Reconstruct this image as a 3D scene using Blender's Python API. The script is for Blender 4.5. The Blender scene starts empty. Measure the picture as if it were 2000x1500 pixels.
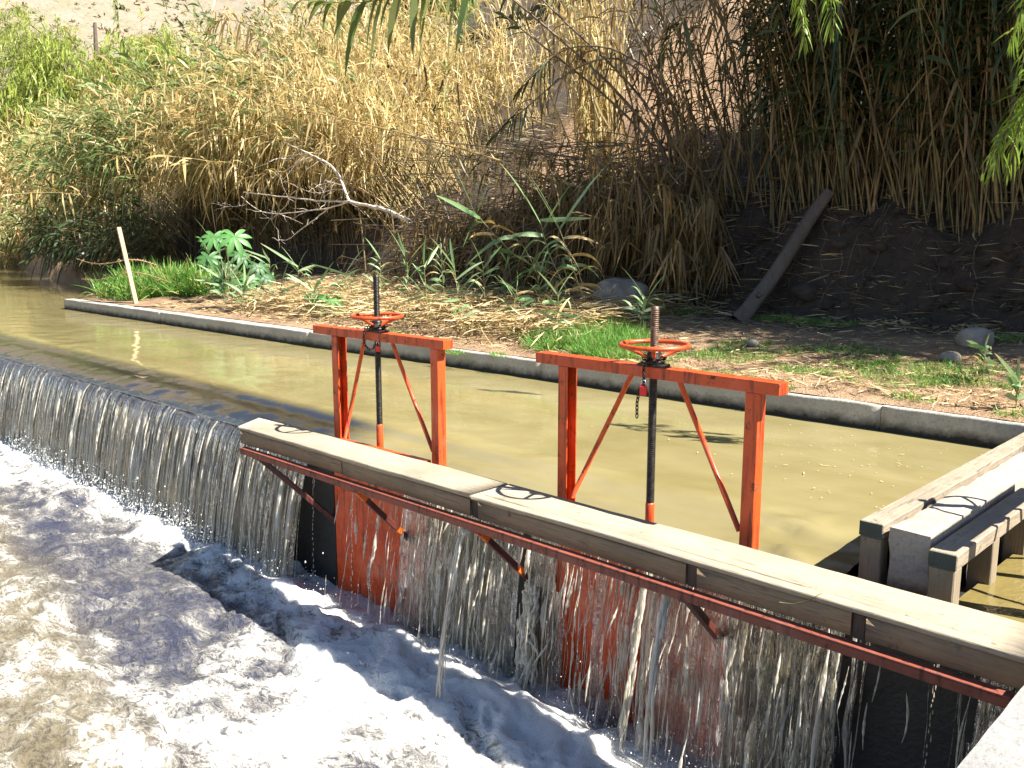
import bpy, bmesh, math, random
import numpy as np
from mathutils import Vector, Matrix

random.seed(7)
RNG = np.random.default_rng(7)
S = bpy.context.scene
COL = S.collection
PI = math.pi

# ------------------------------------------------------------------ camera, sky, sun, exposure
FPX, CAMH = 1750.0, 1.8
PITCH, YAW = math.atan(295 / FPX), math.radians(44.2)
cam_d = bpy.data.cameras.new('camera')
cam = bpy.data.objects.new('camera', cam_d)
COL.objects.link(cam)
cam.location = (0, 0, CAMH)
cam.rotation_euler = (PI / 2 - PITCH, 0, YAW)
cam_d.sensor_width = 36
cam_d.lens = 36 * FPX / 2000
cam_d.clip_start = 0.05
cam_d.clip_end = 2000
S.camera = cam

SUN_DIR = Vector((0.60, 0.20, 0.77)).normalized()
W = bpy.data.worlds.new('World')
S.world = W
W.use_nodes = True
wn = W.node_tree.nodes
wn.clear()
sky = wn.new('ShaderNodeTexSky')
sky.sky_type = 'NISHITA'
sky.sun_disc = False
sky.sun_elevation = math.asin(SUN_DIR.z)
sky.sun_rotation = math.atan2(SUN_DIR.x, SUN_DIR.y)
sky.altitude = 800
sky.dust_density = 0.3
sky.ozone_density = 2.5
bgn = wn.new('ShaderNodeBackground')
bgn.inputs[1].default_value = 0.056
won = wn.new('ShaderNodeOutputWorld')
W.node_tree.links.new(sky.outputs[0], bgn.inputs[0])
W.node_tree.links.new(bgn.outputs[0], won.inputs[0])
sun_d = bpy.data.lights.new('sun', 'SUN')
sun_d.energy = 5.0
sun_d.angle = math.radians(0.5)
sun_d.color = (1.0, 0.95, 0.86)
sun = bpy.data.objects.new('sun', sun_d)
COL.objects.link(sun)
sun.rotation_euler = SUN_DIR.to_track_quat('Z', 'Y').to_euler()
S.view_settings.view_transform = 'Standard'
S.view_settings.look = 'None'
S.view_settings.exposure = 1.85
S.view_settings.gamma = 1
S.view_settings.use_curve_mapping = False
S.cycles.use_denoising = True
S.cycles.max_bounces = 5
S.cycles.diffuse_bounces = 3
S.cycles.glossy_bounces = 3
S.cycles.transmission_bounces = 4
S.cycles.transparent_max_bounces = 12
S.cycles.caustics_reflective = False
S.cycles.caustics_refractive = False

# ------------------------------------------------------------------ helpers
_F = np.array([-math.sin(YAW) * math.cos(PITCH), math.cos(YAW) * math.cos(PITCH), -math.sin(PITCH)])
_R = np.array([math.cos(YAW), math.sin(YAW), 0.0])
_U = np.cross(_R, _F)
_C = np.array([0, 0, CAMH])


def P(x, y, v):
    """survey point: photo pixel -> place on the upright plane v metres from the abutment"""
    r = _F + _R * (x - 1000) / FPX - _U * (y - 750) / FPX
    return _C + r * (v / r[1])


def Pz(x, y, z):
    """survey point: photo pixel -> place on the level plane z"""
    r = _F + _R * (x - 1000) / FPX - _U * (y - 750) / FPX
    return _C + r * ((z - CAMH) / r[2])


def _hash(ix, iy, s):
    n = (ix.astype(np.int64) * 374761393 + iy.astype(np.int64) * 668265263 + s * 1274126177) & 0xFFFFFFFF
    n = ((n ^ (n >> 13)) * 1274126177) & 0xFFFFFFFF
    return ((n ^ (n >> 16)) & 0xFFFF) / 65535.0


def noise(x, y, s=0):
    x = np.asarray(x, float); y = np.asarray(y, float)
    ix = np.floor(x); iy = np.floor(y)
    fx = x - ix; fy = y - iy
    fx = fx * fx * fx * (fx * (fx * 6 - 15) + 10); fy = fy * fy * fy * (fy * (fy * 6 - 15) + 10)
    a = _hash(ix, iy, s); b = _hash(ix + 1, iy, s); c = _hash(ix, iy + 1, s); d = _hash(ix + 1, iy + 1, s)
    return a + (b - a) * fx + (c - a) * fy + (a - b - c + d) * fx * fy


def fbm(x, y, o=4, s=0):
    r = 0; a = 0.5
    for i in range(o):
        r = r + a * noise(x * 2 ** i + 17.3 * i, y * 2 ** i - 9.1 * i, s + i)
        a *= 0.5
    return r / (1 - 0.5 ** o)


def sstep(a, b, x):
    t = np.clip((np.asarray(x, float) - a) / (b - a), 0, 1)
    return t * t * (3 - 2 * t)


def nrm(a):
    return a / np.maximum(np.linalg.norm(a, axis=-1, keepdims=True), 1e-9)


def link(name, me, mat=None, parent=None):
    o = bpy.data.objects.new(name, me)
    COL.objects.link(o)
    if mat is not None and me is not None and not me.materials:
        me.materials.append(mat)
    if parent is not None:
        o.parent = parent
    return o


def tag(o, label=None, cat=None, group=None, kind=None):
    if label: o['label'] = label
    if cat: o['category'] = cat
    if group: o['group'] = group
    if kind: o['kind'] = kind
    return o


def thing(name, label, cat, loc=(0, 0, 0), rz=0.0, group=None):
    o = bpy.data.objects.new(name, None)
    COL.objects.link(o)
    o.empty_display_size = 0.1
    o.location = loc
    o.rotation_euler = (0, 0, rz)
    return tag(o, label, cat, group)


def mesh_np(name, V, Q=None, T=None, attrs=None, smooth=True):
    """mesh from arrays: V (n,3), quads Q, tris T, point float attributes"""
    me = bpy.data.meshes.new(name)
    V = np.ascontiguousarray(V, np.float32).reshape(-1, 3)
    idx = []; tot = []
    if Q is not None and len(Q):
        Q = np.asarray(Q, np.int32).reshape(-1, 4); idx.append(Q.ravel()); tot.append(np.full(len(Q), 4, np.int32))
    if T is not None and len(T):
        T = np.asarray(T, np.int32).reshape(-1, 3); idx.append(T.ravel()); tot.append(np.full(len(T), 3, np.int32))
    idx = np.concatenate(idx); tot = np.concatenate(tot)
    st = np.zeros(len(tot), np.int32); st[1:] = np.cumsum(tot)[:-1]
    me.vertices.add(len(V)); me.vertices.foreach_set('co', V.ravel())
    me.loops.add(len(idx)); me.loops.foreach_set('vertex_index', idx)
    me.polygons.add(len(tot)); me.polygons.foreach_set('loop_start', st); me.polygons.foreach_set('loop_total', tot)
    if smooth: me.polygons.foreach_set('use_smooth', np.ones(len(tot), bool))
    for k, a in (attrs or {}).items():
        at = me.attributes.new(k, 'FLOAT', 'POINT')
        at.data.foreach_set('value', np.ascontiguousarray(a, np.float32).ravel())
    me.update(calc_edges=True)
    return me


class Acc:
    """collects geometry of one part"""
    def __init__(self):
        self.V = []; self.Q = []; self.T = []; self.A = {}; self.n = 0

    def add(self, V, Q=None, T=None, **A):
        V = np.asarray(V, float).reshape(-1, 3)
        if Q is not None and len(Q): self.Q.append(np.asarray(Q).reshape(-1, 4) + self.n)
        if T is not None and len(T): self.T.append(np.asarray(T).reshape(-1, 3) + self.n)
        self.V.append(V)
        for k, a in A.items():
            self.A.setdefault(k, []).append(np.broadcast_to(np.asarray(a, float).ravel(), (len(V),)) if np.size(a) == 1 else np.asarray(a, float).ravel())
        self.n += len(V)
        return self

    def build(self, name, mat, parent=None, smooth=True):
        me = mesh_np(name, np.concatenate(self.V), np.concatenate(self.Q) if self.Q else None,
                     np.concatenate(self.T) if self.T else None, {k: np.concatenate(a) for k, a in self.A.items()}, smooth)
        return link(name, me, mat, parent)


def grid_quads(n, m):
    i = np.arange(n * m).reshape(n, m)
    return np.stack([i[:-1, :-1], i[1:, :-1], i[1:, 1:], i[:-1, 1:]], -1).reshape(-1, 4)


def tubes(paths, radii, sides=5, cap=True):
    """paths (N,K,3), radii (N,K) -> V,Q"""
    paths = np.asarray(paths, float); N, K, _ = paths.shape
    radii = np.broadcast_to(np.asarray(radii, float), (N, K))
    t = np.empty_like(paths)
    t[:, 1:-1] = paths[:, 2:] - paths[:, :-2]; t[:, 0] = paths[:, 1] - paths[:, 0]; t[:, -1] = paths[:, -1] - paths[:, -2]
    t = nrm(t)
    ref = np.where(np.abs(t[..., 2:3]) > 0.9, np.array([1.0, 0, 0]), np.array([0, 0, 1.0]))
    m = nrm(t.mean(1, keepdims=True))
    ref = np.broadcast_to(np.where(np.abs(m[..., 2:3]) > 0.8, np.array([0.94, 0.34, 0.0]), np.array([0, 0, 1.0])), t.shape)
    a = nrm(np.cross(t, ref)); b = np.cross(t, a)
    th = np.arange(sides) / sides * 2 * PI
    V = paths[:, :, None] + radii[..., None, None] * (a[:, :, None] * np.cos(th)[:, None] + b[:, :, None] * np.sin(th)[:, None])
    i = np.arange(N * K * sides).reshape(N, K, sides)
    j = np.roll(i, -1, 2)
    Q = np.stack([i[:, :-1], i[:, 1:], j[:, 1:], j[:, :-1]], -1).reshape(-1, 4)
    return V.reshape(-1, 3), Q


def blades(base, d, L, w, droop, segs=4, side=None, curl=None, prof=None):
    """leaf blades: base (N,3), unit dir d, length, width, droop -> V, Q"""
    base = np.asarray(base, float); N = len(base)
    d = nrm(np.asarray(d, float)); L = np.broadcast_to(L, (N,)); w = np.broadcast_to(w, (N,)); droop = np.broadcast_to(droop, (N,))
    if side is None:
        side = np.cross(d, [0, 0, 1.0]) + RNG.normal(0, 0.5, (N, 3))
    side = nrm(side - d * np.sum(side * d, -1, keepdims=True))
    t = np.linspace(0, 1, segs + 1)
    p = base[:, None] + d[:, None] * (L[:, None] * t)[..., None]
    p = p + np.array([0, 0, -1.0]) * (droop[:, None] * L[:, None] * t ** 2)[..., None]
    hz = d.copy(); hz[:, 2] = 0
    p = p - hz[:, None] * (np.clip(droop, 0, 1.5)[:, None] * 0.25 * L[:, None] * t ** 2.5)[..., None]
    if curl is not None:
        p = p + side[:, None] * (curl[:, None] * L[:, None] * t ** 2)[..., None]
    if prof is None:
        pf = np.interp(t, [0, 0.2, 0.45, 0.8, 1], [0.45, 0.95, 1, 0.5, 0.04])
    else:
        pf = np.interp(t, *prof)
    hw = (w[:, None] * pf * 0.5)[..., None]
    V = np.stack([p - side[:, None] * hw, p + side[:, None] * hw], 2).reshape(-1, 3)
    i = np.arange(N * (segs + 1) * 2).reshape(N, segs + 1, 2)
    Q = np.stack([i[:, :-1, 0], i[:, 1:, 0], i[:, 1:, 1], i[:, :-1, 1]], -1).reshape(-1, 4)
    return V, Q


def box(lo, hi, bevel=0.004, seg=1, skew=None):
    bm = bmesh.new()
    bmesh.ops.create_cube(bm, size=1)
    lo = Vector(lo); hi = Vector(hi)
    for v in bm.verts:
        v.co = Vector(((lo[k] + hi[k]) / 2 + v.co[k] * (hi[k] - lo[k]) for k in range(3)))
        if skew: v.co = Vector(skew(v.co))
    if bevel > 0:
        bmesh.ops.bevel(bm, geom=list(bm.edges), offset=bevel, segments=seg, affect='EDGES', profile=0.6)
    return bm


def bm_obj(name, bm, mat, parent=None, smooth=False):
    me = bpy.data.meshes.new(name)
    bm.to_mesh(me); bm.free()
    if smooth: me.polygons.foreach_set('use_smooth', np.ones(len(me.polygons), bool))
    return link(name, me, mat, parent)


def bar(name, a, b, w, h, mat, parent, bevel=0.004, up=(0, 0, 1)):
    """rectangular bar from a to b, w across, h along up"""
    a = Vector(a); b = Vector(b)
    t = (b - a); L = t.length; t.normalize()
    up = Vector(up); s = t.cross(up).normalized(); u = s.cross(t)
    bm = box((0, -w / 2, -h / 2), (L, w / 2, h / 2), bevel)
    M = Matrix(((t.x, s.x, u.x, a.x), (t.y, s.y, u.y, a.y), (t.z, s.z, u.z, a.z), (0, 0, 0, 1)))
    bm.transform(M)
    bmesh.ops.recalc_face_normals(bm, faces=bm.faces)
    return bm_obj(name, bm, mat, parent)


def rod(name, pts, r, mat, parent, sides=10, caps=True):
    pts = np.asarray(pts, float)
    V, Q = tubes(pts[None], np.broadcast_to(np.asarray(r, float), (1, len(pts))), sides)
    T = []
    if caps:
        n = len(V); V = np.concatenate([V, pts[:1], pts[-1:]])
        T = [[n, (k + 1) % sides, k] for k in range(sides)] + [[n + 1, n - sides + k, n - sides + (k + 1) % sides] for k in range(sides)]
    return link(name, mesh_np(name, V, Q, T), mat, parent)


def torus(R, r, nR=40, nr=10, sx=1.0, sy=1.0):
    a = np.arange(nR) / nR * 2 * PI; b = np.arange(nr) / nr * 2 * PI
    A, B = np.meshgrid(a, b, indexing='ij')
    V = np.stack([(R + r * np.cos(B)) * np.cos(A) * sx, (R + r * np.cos(B)) * np.sin(A) * sy, r * np.sin(B)], -1).reshape(-1, 3)
    i = np.arange(nR * nr).reshape(nR, nr)
    Q = np.stack([i, np.roll(i, -1, 0), np.roll(np.roll(i, -1, 0), -1, 1), np.roll(i, -1, 1)], -1).reshape(-1, 4)
    return V, Q


def lathe(prof, sides=16):
    prof = np.asarray(prof, float)
    th = np.arange(sides) / sides * 2 * PI
    V = np.stack([prof[:, None, 0] * np.cos(th), prof[:, None, 0] * np.sin(th), np.broadcast_to(prof[:, None, 1], (len(prof), sides))], -1)
    i = np.arange(len(prof) * sides).reshape(len(prof), sides); j = np.roll(i, -1, 1)
    Q = np.stack([i[:-1], j[:-1], j[1:], i[1:]], -1).reshape(-1, 4)
    return V.reshape(-1, 3), Q


# ------------------------------------------------------------------ materials
class NT:
    def __init__(self, name):
        self.m = bpy.data.materials.new(name); self.m.use_nodes = True
        self.t = self.m.node_tree; self.t.nodes.clear()
        self.out = self.n('ShaderNodeOutputMaterial')

    def n(self, typ, **kw):
        nd = self.t.nodes.new(typ)
        for k, v in kw.items():
            if k.startswith('i_'):
                nd.inputs[k[2:].replace('_', ' ')].default_value = v
            else:
                setattr(nd, k, v)
        return nd

    def l(self, a, b):
        self.t.links.new(a, b)

    def obj(self, scale=(1, 1, 1)):
        # world position, so that neighbouring pieces do not repeat
        tc = self.n('ShaderNodeNewGeometry'); mp = self.n('ShaderNodeMapping'); mp.inputs['Scale'].default_value = scale
        self.l(tc.outputs['Position'], mp.inputs['Vector'])
        return mp.outputs[0]

    def noise(self, scale, detail=4, rough=0.55, vec=None, dist=0.0):
        nd = self.n('ShaderNodeTexNoise')
        nd.inputs['Scale'].default_value = scale; nd.inputs['Detail'].default_value = detail
        nd.inputs['Roughness'].default_value = rough; nd.inputs['Distortion'].default_value = dist
        self.l(vec if vec is not None else self.obj(), nd.inputs['Vector'])
        return nd.outputs['Fac']

    def ramp(self, fac, stops, interp='LINEAR'):
        nd = self.n('ShaderNodeValToRGB'); cr = nd.color_ramp; cr.interpolation = interp
        while len(cr.elements) < len(stops): cr.elements.new(0.5)
        for e, (p, c) in zip(cr.elements, stops):
            e.position = p; e.color = (c, c, c, 1) if np.isscalar(c) else tuple(c) + (1,)
        self.l(fac, nd.inputs[0])
        return nd.outputs[0]

    def mix(self, f, a, b, mode='MIX'):
        nd = self.n('ShaderNodeMix', data_type='RGBA', blend_type=mode)
        for s, v in ((nd.inputs[0], f), (nd.inputs[6], a), (nd.inputs[7], b)):
            if hasattr(v, 'links') or isinstance(v, bpy.types.NodeSocket): self.l(v, s)
            elif np.isscalar(v): s.default_value = v
            else: s.default_value = tuple(v) + (1,) if len(v) == 3 else v
        return nd.outputs[2]

    def math(self, op, a, b=0.0, clamp=False):
        nd = self.n('ShaderNodeMath', operation=op, use_clamp=clamp)
        for s, v in ((nd.inputs[0], a), (nd.inputs[1], b)):
            if isinstance(v, bpy.types.NodeSocket): self.l(v, s)
            else: s.default_value = v
        return nd.outputs[0]

    def bump(self, h, strength=0.3, dist=0.02):
        nd = self.n('ShaderNodeBump'); nd.inputs['Strength'].default_value = strength; nd.inputs['Distance'].default_value = dist
        self.l(h, nd.inputs['Height'])
        return nd.outputs[0]

    def attr(self, name):
        return self.n('ShaderNodeAttribute', attribute_name=name).outputs['Fac']

    def pri(self, col, rough=0.7, normal=None, **kw):
        b = self.n('ShaderNodeBsdfPrincipled')
        for k, v in (('Base Color', col), ('Roughness', rough)):
            if isinstance(v, bpy.types.NodeSocket): self.l(v, b.inputs[k])
            else: b.inputs[k].default_value = v if np.isscalar(v) else tuple(v) + (1,)
        if normal is not None: self.l(normal, b.inputs['Normal'])
        for k, v in kw.items():
            k = k.replace('_', ' ')
            if isinstance(v, bpy.types.NodeSocket): self.l(v, b.inputs[k])
            else: b.inputs[k].default_value = v
        return b.outputs[0]

    def done(self, sh):
        self.l(sh, self.out.inputs[0]); return self.m


def sepz(k):
    g = k.n('ShaderNodeNewGeometry'); s = k.n('ShaderNodeSeparateXYZ'); k.l(g.outputs['Position'], s.inputs[0])
    return s.outputs


def mat_concrete(name, a, b, waterline=None, rough=0.85):
    k = NT(name)
    n1 = k.noise(2.2, 6, 0.6); n2 = k.noise(35, 5, 0.65); n3 = k.noise(180, 2, 0.5)
    c = k.mix(k.ramp(n1, [(0.35, 0.0), (0.68, 1.0)]), a, b)
    c = k.mix(k.ramp(n2, [(0.36, 0.75), (0.5, 0.0)]), c, tuple(x * 0.62 for x in a))
    c = k.mix(k.ramp(n3, [(0.30, 0.8), (0.38, 0.0)]), c, tuple(x * 0.35 for x in a))
    if waterline is not None:
        z = sepz(k)[2]
        zz = k.math('ADD', z, k.math('MULTIPLY', k.math('SUBTRACT', k.noise(7, 5, 0.7), 0.5), 0.16))
        f = k.n('ShaderNodeMapRange'); f.inputs['From Min'].default_value = waterline[0]; f.inputs['From Max'].default_value = waterline[1]
        f.inputs['To Min'].default_value = 1; f.inputs['To Max'].default_value = 0
        k.l(zz, f.inputs[0])
        c = k.mix(f.outputs[0], c, (0.026, 0.022, 0.013))
    h = k.math('ADD', k.math('MULTIPLY', n1, 0.6), k.math('MULTIPLY', n2, 0.5))
    return k.done(k.pri(c, rough, k.bump(h, 0.55, 0.03)))


def mat_wood(name, a, b, dark, axis='X', scale=1.0, rough=0.8):
    k = NT(name)
    sc = {'X': (1.2, 22, 22), 'Y': (22, 1.2, 22), 'Z': (22, 22, 1.2)}[axis]
    v = k.obj(tuple(s * scale for s in sc))
    n = k.noise(1.6, 6, 0.65, v, 0.6); big = k.noise(1.6, 5, 0.65); fine = k.noise(5.0, 4, 0.7, v, 0.3)
    c = k.mix(k.ramp(n, [(0.3, 0.0), (0.7, 1.0)]), a, b)
    c = k.mix(k.ramp(fine, [(0.34, 0.75), (0.46, 0.0)]), c, tuple(x * 0.55 for x in b))
    c = k.mix(k.ramp(n, [(0.32, 1.0), (0.41, 0.0)]), c, dark)
    c = k.mix(k.ramp(big, [(0.36, 0.9), (0.56, 0.0)]), c, tuple(x * 0.5 + y * 0.1 for x, y in zip(a, b)))
    c = k.mix(k.ramp(k.noise(9, 5, 0.75), [(0.30, 0.9), (0.40, 0.0)]), c, dark)
    return k.done(k.pri(c, rough, k.bump(k.math('ADD', n, fine), 0.45, 0.014)))


def mat_paint(name, col, dark, rust=(0.06, 0.02, 0.01), amount=0.42, rough=0.42):
    k = NT(name)
    n = k.noise(9, 6, 0.7); f = k.noise(60, 4, 0.6); s = k.noise(3.0, 4, 0.6, k.obj((10, 10, 0.8)))
    c = k.mix(k.ramp(n, [(0.35, 0.0), (0.7, 1.0)]), col, dark)
    c = k.mix(k.ramp(s, [(0.34, 0.85), (0.47, 0.0)]), c, tuple(x * 0.32 for x in dark))
    c = k.mix(k.ramp(k.noise(4.5, 5, 0.65), [(0.56, 0.0), (0.72, 0.45)]), c, tuple(min(1.0, x * 1.15 + 0.07) for x in col))
    c = k.mix(k.ramp(f, [(0.27, 0.9), (0.35, 0.0)]), c, rust)
    m = k.math('MULTIPLY', k.ramp(n, [(amount - 0.13, 1.0), (amount - 0.02, 0.0)]), k.ramp(f, [(0.4, 0.2), (0.6, 1.0)]))
    c = k.mix(m, c, rust)
    r = k.mix(m, (rough,) * 3, (0.85,) * 3)
    return k.done(k.pri(c, r, k.bump(k.math('ADD', f, n), 0.12, 0.01)))


def mat_leaf(name, green, green2, dry, dry2, trans=0.35):
    """leaf: attribute 'dry' 0..1 chooses green or straw, 'tint' its shade"""
    k = NT(name)
    t = k.attr('tint'); d = k.attr('dry')
    g = k.mix(t, green, green2); s = k.mix(t, dry, dry2)
    c = k.mix(d, g, s)
    c = k.mix(k.ramp(k.noise(30, 3, 0.6), [(0.3, 0.45), (0.6, 0.0)]), c, k.mix(0.5, c, (0.03, 0.02, 0.01)))
    p = k.pri(c, 0.45, None, Specular_IOR_Level=0.35)
    tr = k.n('ShaderNodeBsdfTranslucent'); k.l(k.mix(0.25, c, (1.0, 0.9, 0.3), 'MULTIPLY'), tr.inputs[0])
    mx = k.n('ShaderNodeMixShader'); mx.inputs[0].default_value = trans
    k.l(p, mx.inputs[1]); k.l(tr.outputs[0], mx.inputs[2])
    return k.done(mx.outputs[0])


M = {}
M['curb'] = mat_concrete('curb_concrete', (0.42, 0.39, 0.33), (0.30, 0.275, 0.23), waterline=(0.03, 0.13))
M['pier'] = mat_concrete('pier_concrete', (0.38, 0.335, 0.27), (0.28, 0.245, 0.195), waterline=(-0.12, -0.02))
M['block'] = mat_concrete('abutment_concrete', (0.27, 0.26, 0.245), (0.19, 0.185, 0.175))
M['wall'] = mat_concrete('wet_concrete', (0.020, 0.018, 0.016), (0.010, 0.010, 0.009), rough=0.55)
M['plank'] = mat_wood('weathered_plank', (0.41, 0.345, 0.25), (0.30, 0.24, 0.162), (0.14, 0.105, 0.07), 'X')
M['board'] = mat_wood('side_board', (0.30, 0.22, 0.13), (0.22, 0.15, 0.085), (0.06, 0.04, 0.025), 'X')
M['cleat'] = mat_wood('dark_cleat', (0.09, 0.06, 0.04), (0.06, 0.04, 0.025), (0.02, 0.015, 0.01), 'Z')
M['timber'] = mat_wood('frame_timber', (0.34, 0.28, 0.20), (0.22, 0.17, 0.12), (0.06, 0.045, 0.03), 'Y')
M['timber_z'] = mat_wood('frame_timber_upright', (0.30, 0.24, 0.16), (0.20, 0.155, 0.10), (0.06, 0.045, 0.03), 'Z')
M['green_end'] = mat_paint('green_painted_end', (0.048, 0.066, 0.052), (0.034, 0.046, 0.036), (0.14, 0.115, 0.08), 0.46, 0.75)
M['post_wood'] = mat_wood('pale_post', (0.50, 0.36, 0.22), (0.42, 0.29, 0.17), (0.22, 0.14, 0.08), 'Z')
M['log'] = mat_wood('grey_log', (0.13, 0.102, 0.076), (0.068, 0.053, 0.04), (0.02, 0.016, 0.013), 'Z', 0.35)
M['orange'] = mat_paint('orange_paint', (0.56, 0.080, 0.011), (0.40, 0.042, 0.009), amount=0.48)
M['red'] = mat_paint('red_paint', (0.66, 0.055, 0.014), (0.50, 0.038, 0.012))
M['panel_red'] = mat_paint('gate_red', (0.74, 0.105, 0.018), (0.46, 0.045, 0.010), (0.07, 0.02, 0.01), 0.45, 0.25)
M['rail_red'] = mat_paint('rail_red_oxide', (0.24, 0.062, 0.036), (0.15, 0.036, 0.02), (0.06, 0.02, 0.012), 0.5, 0.6)
M['brace_dark'] = mat_paint('brace_dark_oxide', (0.10, 0.02, 0.012), (0.06, 0.014, 0.01), (0.025, 0.01, 0.006), 0.44, 0.5)
M['patch'] = mat_paint('fresh_orange_patch', (0.75, 0.16, 0.01), (0.62, 0.11, 0.01), (0.2, 0.05, 0.01), 0.36)
k = NT('greased_steel'); M['stem'] = k.done(k.pri(k.ramp(k.noise(40, 4), [(0.4, (0.012, 0.011, 0.010)), (0.75, (0.06, 0.048, 0.036))]), 0.4, None, Metallic=0.5))
k = NT('rusty_steel'); M['stem_rust'] = k.done(k.pri(k.ramp(k.noise(50, 4), [(0.35, (0.05, 0.032, 0.022)), (0.7, (0.24, 0.15, 0.095))]), 0.5, None, Metallic=0.4))
k = NT('chain_steel'); M['chain'] = k.done(k.pri(k.ramp(k.noise(60, 3), [(0.4, (0.015, 0.013, 0.012)), (0.8, (0.10, 0.08, 0.06))]), 0.45, None, Metallic=0.7))
k = NT('padlock_red'); M['lock'] = k.done(k.pri((0.62, 0.015, 0.02), 0.3))
k = NT('shackle_steel'); M['shackle'] = k.done(k.pri((0.6, 0.6, 0.62), 0.25, None, Metallic=1.0))
k = NT('wire_rust'); M['wire'] = k.done(k.pri((0.30, 0.19, 0.10), 0.7))
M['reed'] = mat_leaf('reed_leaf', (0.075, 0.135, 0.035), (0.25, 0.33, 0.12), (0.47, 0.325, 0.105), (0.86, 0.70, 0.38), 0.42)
M['reed_shade'] = mat_leaf('shade_reed_leaf', (0.024, 0.046, 0.016), (0.065, 0.10, 0.036), (0.10, 0.064, 0.026), (0.27, 0.185, 0.075), 0.2)  # darker copy of the reed leaf, its colour carries the stands' shade
M['shoot'] = mat_leaf('shoot_leaf', (0.13, 0.24, 0.09), (0.32, 0.44, 0.24), (0.50, 0.34, 0.12), (0.66, 0.52, 0.28), 0.3)
M['castor'] = mat_leaf('castor_leaf', (0.020, 0.075, 0.022), (0.12, 0.30, 0.085), (0.4, 0.3, 0.1), (0.5, 0.4, 0.2), 0.25)
M['grass'] = mat_leaf('grass_blade', (0.075, 0.20, 0.03), (0.22, 0.42, 0.085), (0.40, 0.33, 0.10), (0.55, 0.47, 0.2), 0.4)
M['willow'] = mat_leaf('willow_leaf', (0.13, 0.24, 0.025), (0.30, 0.44, 0.08), (0.45, 0.45, 0.08), (0.5, 0.45, 0.12), 0.45)
M['scrub'] = mat_leaf('scrub_leaf', (0.06, 0.10, 0.04), (0.13, 0.17, 0.07), (0.25, 0.2, 0.1), (0.35, 0.28, 0.14), 0.2)
M['straw'] = mat_leaf('straw_litter', (0.20, 0.20, 0.07), (0.3, 0.28, 0.12), (0.34, 0.22, 0.09), (0.72, 0.58, 0.33), 0.15)
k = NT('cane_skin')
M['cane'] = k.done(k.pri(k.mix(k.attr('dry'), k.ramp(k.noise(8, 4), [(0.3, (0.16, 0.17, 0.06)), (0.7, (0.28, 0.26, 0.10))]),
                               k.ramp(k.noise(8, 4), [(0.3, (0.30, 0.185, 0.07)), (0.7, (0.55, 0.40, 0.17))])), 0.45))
k = NT('shaded_cane_skin')  # cane skin darkened to put shade into its colour
M['cane_shade'] = k.done(k.pri(k.mix(k.attr('dry'), k.ramp(k.noise(8, 4), [(0.3, (0.05, 0.055, 0.022)), (0.7, (0.12, 0.12, 0.045))]),
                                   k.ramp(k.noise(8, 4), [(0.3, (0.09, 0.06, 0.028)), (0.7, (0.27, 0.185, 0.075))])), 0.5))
k = NT('dead_cane_skin')
M['cane_dead'] = k.done(k.pri(k.ramp(k.noise(6, 4), [(0.3, (0.045, 0.032, 0.020)), (0.7, (0.17, 0.12, 0.07))]), 0.6))
k = NT('bare_bark')
M['bare'] = k.done(k.pri(k.ramp(k.noise(9, 4), [(0.3, (0.34, 0.28, 0.22)), (0.7, (0.62, 0.55, 0.47))]), 0.8))
k = NT('tree_bark')
M['bark'] = k.done(k.pri(k.ramp(k.noise(5, 5, 0.6, k.obj((4, 4, 0.8))), [(0.3, (0.05, 0.038, 0.026)), (0.7, (0.16, 0.12, 0.085))]), 0.9))
k = NT('river_stone')
n = k.noise(5, 6, 0.65)
M['rock'] = k.done(k.pri(k.ramp(n, [(0.3, (0.12, 0.10, 0.08)), (0.7, (0.30, 0.27, 0.22))]), 0.85, k.bump(k.noise(30, 5), 0.4, 0.02)))
# soil
k = NT('bank_soil')
n1 = k.noise(0.5, 5, 0.6); n2 = k.noise(5, 6, 0.65); n3 = k.noise(40, 4, 0.6)
c = k.mix(k.ramp(n1, [(0.35, 0.0), (0.65, 1.0)]), (0.30, 0.185, 0.10), (0.42, 0.275, 0.16))
c = k.mix(k.ramp(n2, [(0.35, 0.8), (0.55, 0.0)]), c, (0.20, 0.125, 0.07))
c = k.mix(k.ramp(n3, [(0.3, 0.7), (0.42, 0.0)]), c, (0.12, 0.08, 0.045))
c = k.mix(k.attr('soil_shade'), c, k.mix(k.ramp(n2, [(0.35, 0.0), (0.65, 1.0)]), (0.034, 0.023, 0.015), (0.080, 0.056, 0.036)))  # dark soil tone stands in for shade on the cut bank
M['soil'] = k.done(k.pri(c, 0.95, k.bump(k.math('ADD', n2, k.math('MULTIPLY', n3, 0.4)), 0.9, 0.12)))
k = NT('hill_soil')
n1 = k.noise(0.03, 5, 0.6); n2 = k.noise(0.25, 5, 0.65); n3 = k.noise(1.2, 4, 0.6)
c = k.mix(k.ramp(n1, [(0.4, 0.0), (0.62, 1.0)]), (0.20, 0.15, 0.115), (0.28, 0.175, 0.135))
c = k.mix(k.ramp(n2, [(0.42, 0.85), (0.6, 0.0)]), c, (0.15, 0.145, 0.09))
c = k.mix(k.ramp(n3, [(0.36, 0.8), (0.46, 0.0)]), c, (0.10, 0.10, 0.06))
M['hill'] = k.done(k.pri(c, 0.95, k.bump(n3, 0.5, 0.6)))
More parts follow.
